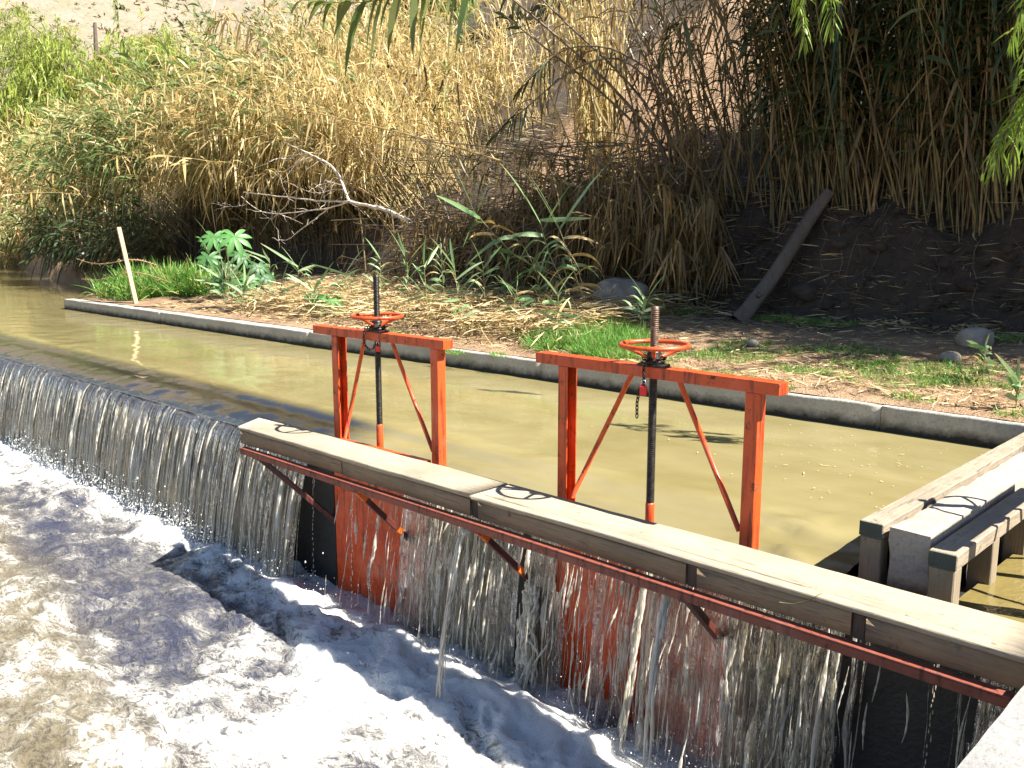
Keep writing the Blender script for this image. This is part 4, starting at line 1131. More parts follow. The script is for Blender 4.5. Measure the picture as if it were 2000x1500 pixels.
# ------------------------------------------------------------------ fallen canes below the slope
heap = thing('fallen_reed_heap', 'tangled heap of fallen brown canes lying below the slope', 'reed heap', (-12, 12, 0.6))
HI = Matrix.Translation(heap.location).inverted()
N = 230
a0 = np.stack([P(RNG.uniform(900, 1420), RNG.uniform(385, 550), RNG.uniform(12.0, 13.6)) for _ in range(N)])
ang = RNG.normal(math.radians(16), math.radians(20), N); Lc = RNG.uniform(150, 560, N)
b0 = np.stack([P(1000 + (0), 500, 11) * 0 + P(max(500, x), y, v) for x, y, v in zip(RNG.uniform(560, 1150, N), RNG.uniform(430, 590, N), RNG.uniform(10.9, 12.4, N))])
f = RNG.uniform(0.3, 0.9, N)[:, None]; b0 = a0 + (b0 - a0) * f + RNG.normal(0, 0.35, (N, 3))
for q in (a0, b0): q[:, 2] = np.maximum(q[:, 2], ground(q[:, 0], q[:, 1]) + RNG.uniform(0, 0.4, N))
t = np.linspace(0, 1, 9)
paths = a0[:, None] + (b0 - a0)[:, None] * t[:, None] + np.array([0, 0, 1.0]) * (RNG.normal(0.05, 0.28, N)[:, None] * np.sin(t * PI))[..., None] + np.array([0.3, -0.9, 0]) * (RNG.normal(0.0, 0.25, N)[:, None] * np.sin(t * PI))[..., None]
for i in range(26):
    V, Q = tubes(paths[i:i + 1], np.full((1, 9), 0.015), 6); c = link('fallen_cane', mesh_np('fallen_cane', V, Q), M['cane_dead'], heap); c.matrix_parent_inverse = HI
V, Q = tubes(paths[26:], np.full((N - 26, 9), 0.010), 4); c = link('fallen_canes', mesh_np('fallen_canes', V, Q), M['cane_dead'], heap); c.matrix_parent_inverse = HI; c['kind'] = 'stuff'
V, Q, dry, tint = leaves_on(paths, 30, 0.02, 1.0, 0.55, 0.036, (0.5, 1.3), lambda t, N: 0 * t + 1.0, 0.45)
c = link('dead_leaves', mesh_np('dead_leaves', V, Q, None, {'dry': dry, 'tint': tint}), M['reed_shade'], heap); c.matrix_parent_inverse = HI; c['kind'] = 'stuff'

tang = thing('dead_cane_tangle', 'tangle of thin dark dead canes slanting across the soil slope', 'reed heap', (-10.5, 12.6, 0.7))
TI = Matrix.Translation(tang.location).inverted()
N = 90
a0 = np.stack([P(RNG.uniform(1180, 1400), RNG.uniform(270, 480), RNG.uniform(12.2, 13.2)) for _ in range(N)])
b0 = np.stack([P(RNG.uniform(640, 1120), RNG.uniform(230, 560), RNG.uniform(11.2, 12.6)) for _ in range(N)])
for q in (a0, b0): q[:, 2] = np.maximum(q[:, 2], ground(q[:, 0], q[:, 1]) + 0.05)
t = np.linspace(0, 1, 10)
paths = a0[:, None] + (b0 - a0)[:, None] * t[:, None] + np.array([0, 0, 1.0]) * (RNG.normal(-0.1, 0.3, N)[:, None] * np.sin(t * PI))[..., None]
for i in range(30):
    V, Q = tubes(paths[i:i + 1], np.linspace(0.015, 0.006, 10)[None], 5); c = link('dead_cane', mesh_np('dead_cane', V, Q), M['cane_dead'], tang); c.matrix_parent_inverse = TI
V, Q = tubes(paths[30:], np.broadcast_to(np.linspace(0.011, 0.004, 10), (N - 30, 10)), 4); c = link('thin_canes', mesh_np('thin_canes', V, Q), M['cane_dead'], tang); c.matrix_parent_inverse = TI; c['kind'] = 'stuff'
V, Q, dry, tint = leaves_on(paths, 13, 0.15, 1.0, 0.42, 0.034, (0.6, 1.4), dry_mix(0.7), 0.5)
c = link('dead_leaves', mesh_np('dead_leaves', V, Q, None, {'dry': dry, 'tint': tint}), M['reed_shade'], tang); c.matrix_parent_inverse = TI; c['kind'] = 'stuff'

# single leaning canes that stand out against the slope
def lone_cane(label, pts, r, per, dryf, Lm=0.42, wm=0.03, mat='reed_shade', t0=0.3, droop=(0.5, 1.1), hang=0.5, spread=0.75, group='single canes leaning over the bank', dryc=0.9, cm='cane'):
    pts = np.asarray(pts, float); g0 = ground(pts[:1, 0], pts[:1, 1])[0] - 0.05
    if pts[0, 2] > g0 + 0.1:                        # the foot of the cane stands on the bank
        back = pts[0] + np.array([0.05, 0.12, 0]); back[2] = ground(back[None, 0], back[None, 1])[0] - 0.05
        pts = np.concatenate([back[None], pts])
    # smooth through the survey points
    s = np.linspace(0, len(pts) - 1, 22); q = np.stack([np.interp(s, np.arange(len(pts)), pts[:, k]) for k in range(3)], -1)
    for _ in range(3): q[1:-1] = 0.25 * q[:-2] + 0.5 * q[1:-1] + 0.25 * q[2:]
    o = thing('leaning_cane', label, 'cane', tuple(q[0]), 0, group); inv = Matrix.Translation(o.location).inverted()
    V, Q = tubes(q[None], (1.4 * r * np.linspace(1, 0.35, 22))[None], 7)
    c = link('cane', mesh_np('cane', V, Q, None, {'dry': np.full(len(V), dryc)}), M[cm], o); c.matrix_parent_inverse = inv
    V, Q, dry, tint = leaves_on(q[None], per, t0, 1.0, Lm * 1.3, wm * 1.5, droop, dryf, hang, 5, spread)
    V = V.reshape(per, 12, 3); lq = Q[:5]
    for i in range(per):
        c = link('leaf', mesh_np('leaf', V[i], lq, None, {'dry': dry[i * 12:i * 12 + 12], 'tint': tint[i * 12:i * 12 + 12]}), M[mat], o); c.matrix_parent_inverse = inv
    return o
half = lambda t, N: np.where(t > 0.8, 0.1, 0.9) + 0 * t
lone_cane('thick dark cane leaning up left across the soil slope', [P(1310, 300, 12.6), P(1180, 150, 12.2), P(1040, 30, 11.6), P(930, -60, 11.2)], 0.026, 40, half, cm='cane_dead')  # dark skin on this leaning bundle paints in the shade over it
lone_cane('third dark cane in the leaning bundle, highest of the three', [P(1330, 290, 12.7), P(1220, 150, 12.3), P(1100, 40, 11.8), P(1010, -50, 11.4)], 0.022, 36, half, cm='cane_dead')
lone_cane('second dark cane just below the thick leaning one', [P(1290, 290, 12.5), P(1170, 175, 12.2), P(1060, 90, 11.7), P(985, 30, 11.2)], 0.02, 40, half, cm='cane_dead')
lone_cane('cane with a drooping green tuft in front of the soil slope', [P(1340, 240, 12.4), P(1220, 100, 12.0), P(1120, 130, 11.6), P(1040, 200, 11.3), P(960, 270, 11.0)], 0.016, 80, half, 0.30, 0.026, cm='cane_dead')
lone_cane('arching cane ending in a green tuft left of the golden tuft', [P(1330, 180, 12.4), P(1200, 90, 12.0), P(1100, 90, 11.7), P(1010, 180, 11.4)], 0.015, 70, half, 0.30, 0.026, cm='cane_dead')
lone_cane('long pale cane slanting down right across the left reeds', [P(1350, 385, 12.4), P(1180, 300, 12.2), P(900, 165, 12.0), P(800, 110, 11.8)], 0.014, 14, dry_grad(1, 1))
lone_cane('long tan cane lying across the dry reeds above the branch', [P(1320, 430, 12.0), P(1000, 320, 11.9), P(830, 270, 11.8), P(640, 225, 11.7), P(520, 200, 11.5)], 0.018, 44, dry_grad(1, 0.9), 0.5, 0.034, 'reed', hang=0.7)
lone_cane('cane hanging in from the upper right with a dark green tuft', [P(1545, 425, 13.4), P(1520, 150, 13.0), P(1450, -30, 12.4), P(1350, 10, 12.0), P(1290, 110, 11.8)], 0.013, 60, half, 0.32, 0.026)
lone_cane('tan cane leaning left from the middle of the shaded bank', [P(1560, 420, 13.3), P(1500, 260, 13.0), P(1440, 120, 12.8), P(1380, -60, 12.6)], 0.016, 30, dry_grad(1, 0.7), cm='cane_shade')
lone_cane('thick tan cane in the upper right of the shaded bank', [P(1945, 400, 13.1), P(1940, 190, 12.9), P(1935, 110, 12.8), P(1900, 30, 12.7), P(1885, -60, 12.6)], 0.024, 10, dry_grad(1, 1), cm='cane_shade')
lone_cane('tan cane rising from its root at the right of the log', [P(1700, 420, 13.1), P(1690, 330, 13.0), P(1655, 230, 12.9), P(1620, 80, 12.7)], 0.017, 26, dry_grad(1, 0.3), 0.42, 0.03, cm='cane_shade')
lone_cane('second tan cane rising from the same root', [P(1706, 420, 13.1), P(1715, 300, 13.0), P(1700, 200, 12.8), P(1690, 40, 12.7)], 0.015, 26, dry_grad(1, 0.2), 0.42, 0.03, cm='cane_shade')
lone_cane('bent dry cane with hanging leaves in front of the right bank', [P(1900, 400, 13.0), P(1870, 250, 12.8), P(1850, 150, 12.6), P(1810, 140, 12.5)], 0.013, 26, dry_grad(1, 1), 0.42, 0.028, hang=0.8, cm='cane_shade')
fanl = dict(Lm=0.62, wm=0.045, mat='reed', t0=0.35, droop=(0.5, 1.0), hang=0.15, spread=1.2, group='reed plumes standing out of the left mass', cm='cane_shade')
for lab, pl, vv, dr in (
        ('long straw plume arching left above the dark hollow', [(760, 330), (640, 215), (520, 190), (400, 195), (335, 202)], 13.2, 0.9),
        ('straw plume drooping left just under the long arching one', [(700, 360), (600, 240), (500, 215), (420, 240), (370, 262)], 13.0, 0.85),
        ('green reed tip rising into the top left corner', [(420, 300), (300, 150), (240, 90), (222, 0), (214, -40)], 16.5, 0.1),
        ('slim reed tip standing against the hillside', [(330, 280), (240, 190), (180, 150), (150, 100), (132, 60)], 17.0, 0.3),
        ('pale reed plume pointing left over the willow', [(380, 330), (290, 240), (220, 190), (165, 165), (130, 150)], 16.0, 0.7),
        ('low straw plume reaching toward the far water', [(330, 400), (240, 310), (170, 270), (110, 245), (75, 235)], 15.5, 0.75),
        ('lowest straw plume hanging toward the water', [(340, 440), (260, 350), (190, 320), (120, 310), (85, 320)], 15.0, 0.8),
        ('broad golden plume leaning left at the top of the mass', [(700, 260), (600, 120), (520, 60), (450, 35), (410, 45)], 15.5, 0.95),
        ('golden plume leaning left below the topmost one', [(720, 280), (640, 160), (560, 130), (480, 130), (420, 150)], 14.2, 0.95),
        ('grey green plume in the middle of the left mass', [(520, 320), (440, 200), (380, 150), (330, 120), (300, 120)], 15.2, 0.15)):
    lone_cane(lab, [P(x, y, vv - 0.25 * q) for q, (x, y) in enumerate(pl)], 0.014, 70, (lambda d_: (lambda t, N: 0 * t + d_))(dr), **fanl)
lone_cane('cane reaching in along the top edge with broad drooping green leaves', [P(1480, 420, 13.4), P(1440, 100, 13.2), P(1330, -180, 12.6), P(1120, -170, 11.6), P(900, -40, 10.6), P(720, 12, 10.0), P(590, 0, 9.7)], 0.016, 34, lambda t, N: 0 * t + 0.08, 0.55, 0.075, 'reed', 0.6, (0.8, 1.5), 0.0, cm='cane_shade')

# dead branch
br = thing('dead_branch', 'bare bleached dead branch forking over the fallen canes', 'branch', tuple(P(800, 432, 11.6)))
BI = Matrix.Translation(br.location).inverted()
def twig(pts, r0, r1, name='limb', sides=6):
    pts = np.asarray(pts, float); s = np.linspace(0, len(pts) - 1, 4 * len(pts)); q = np.stack([np.interp(s, np.arange(len(pts)), pts[:, k]) for k in range(3)], -1)
    for _ in range(2): q[1:-1] = 0.25 * q[:-2] + 0.5 * q[1:-1] + 0.25 * q[2:]
    q = q + RNG.normal(0, 0.006, q.shape)
    V, Q = tubes(q[None], np.linspace(r0, r1, len(q))[None], sides); return q, V, Q
limbs = [([(800, 432), (760, 412), (720, 402), (682, 394)], 0.034, 0.028), ([(682, 394), (672, 365), (655, 330), (640, 318), (610, 303), (580, 288), (556, 278)], 0.026, 0.009),
         ([(682, 394), (620, 392), (560, 385), (500, 378), (475, 375)], 0.020, 0.006), ([(682, 394), (640, 408), (590, 412), (540, 420), (500, 410), (470, 383)], 0.016, 0.005),
         ([(600, 300), (585, 302), (560, 305), (530, 313)], 0.010, 0.004), ([(612, 306), (590, 312), (555, 335), (508, 357)], 0.011, 0.004), ([(672, 370), (650, 370), (625, 378), (595, 372), (560, 355)], 0.009, 0.003),
         ([(480, 400), (450, 405), (412, 396)], 0.007, 0.003), ([(668, 362), (645, 355), (624, 362)], 0.007, 0.003), ([(560, 400), (530, 430), (525, 425)], 0.006, 0.003), ([(640, 408), (600, 440), (560, 470), (545, 468)], 0.012, 0.004)]
twa = Acc()
for pl, r0, r1 in limbs:
    vv = 11.6 + RNG.normal(0, 0.1); q, V, Q = twig([P(x, y, vv - 0.0008 * (800 - x)) for x, y in pl], r0 * 1.15, r1 * 1.3)
    c = link('limb', mesh_np('limb', V, Q), M['bare'], br); c.matrix_parent_inverse = BI
    for _ in range(9):
        i = RNG.integers(2, len(q)); d = nrm(q[i] - q[i - 1] + RNG.normal(0, 0.25, 3) * np.linalg.norm(q[i] - q[i - 1]) * 6); L = RNG.uniform(0.12, 0.6)
        tw = np.array([q[i] + d * L * s + np.array([0, 0, -0.1 * L * s * s]) + RNG.normal(0, 0.012, 3) * (s > 0) for s in np.linspace(0, 1, 5)])
        V, Q = tubes(tw[None], np.linspace(0.006, 0.002, 5)[None], 4); twa.add(V, Q)
o = twa.build('twigs', M['bare'], br); o.matrix_parent_inverse = BI; o['kind'] = 'stuff'

# ------------------------------------------------------------------ green plants on the strip
def leaf_mesh(name, L, w, droop, dry, tint, segs=7, rise=0.8):
    """one blade rising along +x/+z and drooping; folded along its midrib"""
    t = np.linspace(0, 1, segs + 1)
    x = L * t * (0.75 - 0.12 * droop * t); z = L * (rise * t - droop * t ** 2)
    hw = w / 2 * np.interp(t, [0, 0.15, 0.4, 0.8, 1], [0.5, 0.95, 1, 0.5, 0.02])
    V = np.stack([np.stack([x, -hw, z + hw * 0.35], -1), np.stack([x, 0 * x, z], -1), np.stack([x, hw, z + hw * 0.35], -1)], 1).reshape(-1, 3)
    tipd = np.clip(dry + 0.9 * sstep(0.75, 1.0, t) * (RNG.random() < 0.3), 0, 1)
    return mesh_np(name, V, grid_quads(segs + 1, 3), None, {'dry': np.repeat(tipd, 3), 'tint': np.full((segs + 1) * 3, tint)})


def put_leaf(me, parent, p, yaw, pitch=0.0, mat='shoot', name='leaf'):
    o = link(name, me, M[mat], parent); o.location = p; o.rotation_euler = (RNG.normal(0, 0.85), pitch, yaw); return o


def reed_plant(label, pts, n, Lm, wm, dry_low=0.5, r=0.009, group='young reeds on the grassy strip', name='green_cane', up=False):
    """a stem through survey points with real single leaves"""
    pts = np.asarray(pts, float); s = np.linspace(0, len(pts) - 1, 18); q = np.stack([np.interp(s, np.arange(len(pts)), pts[:, k]) for k in range(3)], -1)
    for _ in range(2): q[1:-1] = 0.25 * q[:-2] + 0.5 * q[1:-1] + 0.25 * q[2:]
    o = thing(name, label, 'reed', tuple(q[0]), 0, group)
    V, Q = tubes((q - q[0])[None], (r * np.linspace(1, 0.4, 18))[None], 7)
    link('stem', mesh_np('stem', V, Q, None, {'dry': np.full(len(V), 0.25)}), M['cane'], o)
    ph = RNG.uniform(-0.5, 0.5) + YAW
    for i in range(n):
        f = (0.22 + 0.78 * i / (n - 1)); k = min(f * 17, 16.99); p = q[int(k)] + (q[int(k) + 1] - q[int(k)]) * (k % 1) - q[0]
        yaw = ph + (PI if i % 2 else 0) + RNG.normal(0, 0.5)
        dry = 0.95 if RNG.random() < dry_low * (1 - f) * 1.6 else 0.0
        top = f > 0.88
        me = leaf_mesh('leaf', Lm * RNG.uniform(0.7, 1.15), wm * (0.7 if dry > 0.5 else 1) * RNG.uniform(0.8, 1.15), 0.35 if top else (RNG.uniform(0.5, 1.2) if up else RNG.uniform(0.8, 1.5)), dry, RNG.random(), rise=1.5 if top else (RNG.uniform(0.9, 1.7) if up else RNG.uniform(0.4, 0.85)))
        put_leaf(me, o, p, yaw, 0, 'shoot')
    return o


bx = lambda x, y, v, dz=0.0: np.array(onbank(x, y, v, dz))
reed_plant('leaning green cane with long drooping leaves, leftmost of the three tall ones', [bx(1195, 600, 11.2), P(1110, 550, 11.0), P(1010, 505, 10.9), P(960, 452, 10.8), P(925, 412, 10.7)], 18, 0.9, 0.085)
reed_plant('upright green cane between the two outer tall ones', [bx(1140, 620, 10.6), P(1095, 545, 10.5), P(1070, 490, 10.4), P(1055, 430, 10.3)], 15, 0.8, 0.08)
reed_plant('tall green cane beside the boulder, rightmost of the three', [bx(1152, 618, 10.7), P(1130, 555, 10.6), P(1110, 495, 10.5), P(1090, 440, 10.4)], 16, 0.85, 0.07, 0.9)


def shoot(label, x, y, v, h, n, lean, Lm, wm, group='young reeds on the grassy strip'):
    b = bx(x, y, v); tip = b + np.array([lean[0], lean[1], h * 1.6])
    return reed_plant(label, [b, b * 0.5 + tip * 0.5 + (0, 0, 0.02), tip], n + 5, Lm * 0.92, wm * 0.95, 0.2, 0.007, group, 'reed_shoot', True)
shoot('bushy reed shoot between the castor plant and the farther gate', 585, 592, 10.0, 0.45, 13, (0.0, 0.0), 0.62, 0.05)
shoot('reed shoot just left of the black screw stem', 672, 598, 10.0, 0.40, 10, (0.1, 0), 0.6, 0.05)
shoot('reed shoot right of the black screw stem in straw', 800, 610, 10.0, 0.6, 10, (-0.05, 0), 0.5, 0.05)
shoot('slim upright reed shoot behind the end of the farther crossbeam', 838, 640, 9.1, 0.62, 10, (-0.1, 0), 0.5, 0.05)
shoot('leaning reed shoot nearest the kerb past the farther gate', 905, 652, 8.9, 0.65, 10, (-0.3, 0.1), 0.5, 0.055)
shoot('pale reed shoot in the middle of the straw', 948, 606, 10.3, 0.5, 9, (-0.05, 0), 0.5, 0.05)
shoot('short reed shoot in the straw left of the tall canes', 985, 585, 11.0, 0.5, 9, (0.05, 0), 0.5, 0.05)
shoot('dark spiky shoot at the left edge of the bright grass', 1085, 655, 9.1, 0.42, 8, (0.05, 0), 0.42, 0.06)
shoot('low reed shoot under the castor plant', 440, 612, 8.9, 0.35, 16, (0, 0), 0.65, 0.055)
shoot('second low reed shoot under the castor plant near the kerb', 475, 618, 8.8, 0.3, 15, (0.1, 0), 0.6, 0.055)
shoot('reed shoot behind the castor plant', 415, 592, 9.6, 0.7, 14, (0.1, 0.1), 0.6, 0.05)
shoot('little leafy weed on the far right of the strip', 1920, 738, 9.5, 0.22, 8, (0, 0), 0.2, 0.05)
for lab, x, y, v, h, ln in (('tall weed shoot behind the black screw stem', 745, 600, 10.4, 0.55, 0.0), ('leafy shoot at the right of the farther handwheel', 870, 612, 10.2, 0.6, -0.1), ('small shoot in the straw between the two gates', 1000, 632, 9.6, 0.4, 0.1),
                            ('short broad shoot at the foot of the middle tall cane', 1060, 612, 10.4, 0.4, -0.1), ('low shoot by the kerb at the left of the farther crossbeam', 610, 618, 9.0, 0.3, 0.1), ('bushy shoot to the right of the castor plant', 530, 585, 10.4, 0.5, 0.0), ('shoot beside the boulder right of the tall canes', 1250, 640, 10.3, 0.25, 0.1), ('weed at the far right end of the kerb', 1985, 790, 8.6, 0.15, 0.0)):
    shoot(lab, x, y, v, h, 9, (ln, 0), 0.5 if h > 0.2 else 0.25, 0.05)
shoot('drooping reed shoot left of the farther crossbeam', 545, 605, 9.3, 0.25, 10, (0.1, 0), 0.5, 0.045)

# castor plant
def castor_leaf(R, lobes=8, tint=0.5):
    V = [(0, 0, 0)]; T = []
    for i in range(lobes):
        a = (i - (lobes - 1) / 2) * (5.4 / lobes); L = R * (1 - 0.32 * abs(a) / 2.7)
        ca, sa = math.cos(a), math.sin(a); w = L * 0.15
        sec = [(0.16, 0.035), (0.42, w * 0.9), (0.65, w), (0.85, w * 0.55)]
        idx = []
        for f, hw in sec:
            z = -0.30 * L * f ** 2.2
            idx.append([len(V), len(V) + 1, len(V) + 2])
            for s, dz in ((-1, 0.25), (0, 0.0), (1, 0.25)):
                x, y = L * f, s * hw
                V.append((x * ca - y * sa, x * sa + y * ca, z + dz * hw * abs(s)))
        tp = len(V); V.append((L * ca, L * sa, -0.36 * L))
        T += [(0, idx[0][0], idx[0][1]), (0, idx[0][1], idx[0][2])]
        for p, q in zip(idx[:-1], idx[1:]):
            T += [(p[0], q[0], q[1]), (p[0], q[1], p[1]), (p[1], q[1], q[2]), (p[1], q[2], p[2])]
        e = idx[-1]; T += [(e[0], tp, e[1]), (e[1], tp, e[2])]
    # web near the centre
    return mesh_np('palmate_leaf', V, None, T, {'dry': np.zeros(len(V)), 'tint': np.full(len(V), tint)}, False)
cb = bx(455, 600, 9.7)
cp = thing('castor_plant', 'castor plant with big star shaped bright green leaves', 'plant', tuple(cb))
CI = cb
for (x, y, v, R, ti, pit, yw) in ((418, 462, 9.6, 0.30, 0.75, 0.5, -2.4), (458, 462, 9.5, 0.34, 0.85, 0.55, -1.9), (395, 470, 9.8, 0.22, 0.6, 0.5, 3.0), (408, 503, 9.3, 0.27, 0.45, 0.6, -2.2), (470, 498, 9.9, 0.25, 0.3, 0.4, -1.2),
                                  (488, 545, 9.5, 0.22, 0.5, 0.6, -1.6), (465, 552, 9.3, 0.2, 0.35, 0.6, -2.0), (505, 520, 9.9, 0.25, 0.2, 0.5, -1.0), (440, 520, 9.8, 0.26, 0.15, 0.5, -2.0), (430, 548, 9.6, 0.24, 0.2, 0.5, -2.6), (500, 558, 9.8, 0.22, 0.3, 0.5, -1.2), (520, 540, 10.0, 0.22, 0.15, 0.5, -0.8)):
    p = P(x, y, v) - cb
    o = link('palmate_leaf', castor_leaf(R * 1.35, 8, ti), M['castor'], cp); o.location = p
    # tilt the blade towards the light
    o.rotation_euler = (Matrix.Rotation(-0.5 + 0.35 * (yw + 1.9), 3, 'Z') @ Matrix.Rotation(pit + 0.45, 3, 'Y')).to_euler()
    mid = p * 0.55 + np.array([0, 0, 0.05]); st = np.array([0, 0, 0.35]) + 0.3 * p
    rod('leaf_stalk', [p * 0.12, st, mid, p], [0.012, 0.010, 0.008, 0.006], M['cane'], cp, 6)
rod('stem', [(0, 0, -0.05), (0.02, 0, 0.4), P(440, 480, 9.6) - cb], [0.022, 0.018, 0.010], M['cane'], cp, 8)

# small castor seedlings at the kerb
for lab, x, y in (('castor seedling beside the kerb left of the farther gate', 650, 612), ('castor seedling in straw nearest the farther handwheel', 622, 606)):
    b = bx(x, y, 9.2); s = thing('castor_seedling', lab, 'plant', tuple(b), 0, 'castor seedlings')
    for i in range(8):
        a = i * 2.4; p = np.array([0.16 * math.cos(a), 0.16 * math.sin(a), 0.10 + 0.035 * i])
        o = link('palmate_leaf', castor_leaf(0.2, 7, 0.5 + 0.06 * i), M['castor'], s); o.location = p; o.rotation_euler = (Matrix.Rotation(a, 3, 'Z') @ Matrix.Rotation(0.5, 3, 'Y')).to_euler()
        rod('leaf_stalk', [(0, 0, 0), p], [0.005, 0.003], M['cane'], s, 5)

# ------------------------------------------------------------------ grass and litter
def grass(name, label, blobs, N, h, w, dry=0.1, lean=0.5, segs=3):
    pts = []
    tot = sum(b[2] * b[3] * b[4] for b in blobs)
    for cu, cv, ru, rv, k in blobs: pts.append(ell(cu, cv, ru, rv, int(N * ru * rv * k / tot)))
    p = np.concatenate(pts); n = len(p)
    keep = fbm(p[:, 0] * 3.5, p[:, 1] * 3.5, 3, 401) > 0.36; p = p[keep]; n = len(p)
    b = np.stack([p[:, 0], p[:, 1], ground(p[:, 0], p[:, 1]) - 0.01], -1)
    d = np.stack([RNG.normal(0, lean, n), RNG.normal(0, lean, n), np.ones(n)], -1)
    hh = h * RNG.uniform(0.5, 1.2, n) * (0.6 + 0.8 * fbm(p[:, 0] * 2, p[:, 1] * 2, 2, 402))
    V, Q = blades(b, d, hh, w * RNG.uniform(0.6, 1.2, n), RNG.uniform(0.1, 0.7, n), segs)
    m = (segs + 1) * 2
    o = link(name, mesh_np(name, V, Q, None, {'dry': np.repeat((RNG.random(n) < dry) * 1.0, m), 'tint': np.repeat(np.clip(RNG.normal(0.5, 0.3, n), 0, 1), m)}), M['grass'])
    return tag(o, label, 'grass', None, 'stuff')
g = lambda x, y, v: bx(x, y, v)[:2]
c1 = g(1140, 668, 9.1); c2 = g(1200, 680, 8.9); c3 = g(1075, 655, 9.3)
grass('grass', 'dense patch of fine bright green grass on the strip behind the gates', [(c1[0], c1[1], 0.95, 0.6, 1), (c2[0], c2[1], 0.6, 0.4, 1), (c1[0] - 0.3, c1[1] + 0.7, 0.8, 0.5, 1)], 12000, 0.34, 0.008, 0.03, 0.6)
a1 = g(330, 560, 9.8); a2 = g(290, 565, 9.4); a3 = g(220, 574, 8.7)
grass('grass', 'tall green grass mound behind the pale wooden post', [(a1[0], a1[1], 1.6, 0.8, 1), (a2[0], a2[1], 1.2, 0.6, 1), (a3[0] + 0.3, a3[1], 1.2, 0.25, 0.5), (a1[0] + 1.2, a1[1] + .2, 1.0, 0.6, 1)], 8000, 0.9, 0.026, 0.12, 0.5, 4)
bl = []
for x, y, ru, rv in ((1440, 700, 0.55, 0.3), (1380, 690, 0.4, 0.25), (1300, 690, 0.3, 0.3), (1600, 722, 0.6, 0.22), (1680, 715, 0.4, 0.2), (1780, 730, 0.7, 0.25), (1880, 745, 0.5, 0.22), (1560, 660, 0.9, 0.2), (1990, 700, 0.4, 0.3), (1990, 790, 0.2, 0.1), (1780, 760, 0.3, 0.1), (1500, 735, 0.3, 0.12), (880, 668, 0.25, 0.1), (1250, 700, 0.5, 0.2), (1400, 720, 0.5, 0.2), (1700, 735, 0.6, 0.2), (1840, 725, 0.6, 0.2), (1660, 700, 0.6, 0.25), (1480, 690, 0.6, 0.3), (1950, 735, 0.5, 0.2), (760, 640, 0.3, 0.2), (940, 640, 0.3, 0.2), (1010, 650, 0.3, 0.2), (980, 675, 0.2, 0.12), (1340, 640, 0.4, 0.3)):
    q = Pz(x, y, 0.36); bl.append((q[0], q[1], ru, rv, 1))
grass('grass', 'thin patchy green grass on the strip to the right of the near handwheel', bl, 16000, 0.13, 0.0075, 0.10, 0.8)

def litter(name, label, N, area, L, w, dens, lift=0.03, seed=0):
    u = RNG.uniform(area[0], area[1], N); v = RNG.uniform(area[2], area[3], N)
    keep = RNG.random(N) < dens(u, v); u, v = u[keep], v[keep]; n = len(u)
    b = np.stack([u, v, ground(u, v) + RNG.uniform(0, lift, n)], -1)
    a = RNG.uniform(0, 2 * PI, n); d = np.stack([np.cos(a), np.sin(a), RNG.normal(0.03, 0.12, n)], -1)
    sd = np.stack([-np.sin(a), np.cos(a), RNG.normal(0, 0.5, n)], -1)
    V, Q = blades(b, d, L * RNG.uniform(0.4, 1.5, n), w * RNG.uniform(0.5, 1.4, n), RNG.uniform(-0.05, 0.12, n), 3, sd, RNG.normal(0, 0.15, n))
    o = link(name, mesh_np(name, V, Q, None, {'dry': np.repeat(np.clip(RNG.normal(0.95, 0.1, n), 0, 1), 8), 'tint': np.repeat(np.clip(RNG.normal(0.5, 0.33, n), 0, 1), 8)}), M['straw'])
    return tag(o, label, 'litter', None, 'stuff')
litter('leaf_litter', 'dry straw and leaf litter covering the strip behind the kerb', 26000, (-19, 3, 8.4, 12.4), 0.16, 0.014, lambda u, v: 0.25 + 0.9 * fbm(u * 1.5, v * 1.5, 3, 501) ** 1.2)
litter('straw_pile', 'thick bright straw heaped between the two gates on the bank', 15000, (-16.5, -7.6, 8.7, 12.2), 0.42, 0.02, lambda u, v: np.exp(-((v - 10.2) / 1.4) ** 2), 0.34)
litter('bank_litter', 'dead cane leaves lying on the shaded slope', 7000, (-9, 3, 11.6, 14), 0.3, 0.018, lambda u, v: 0.6 + 0 * u, 0.05)
litter('slope_litter', 'dry litter and stalks scattered on the sunlit soil slope', 9000, (-24, -9, 12.5, 19), 0.3, 0.02, lambda u, v: 0.15 + 0.8 * sstep(0.5, 0.65, fbm(u * 0.8, v * 0.8, 3, 505)), 0.08)

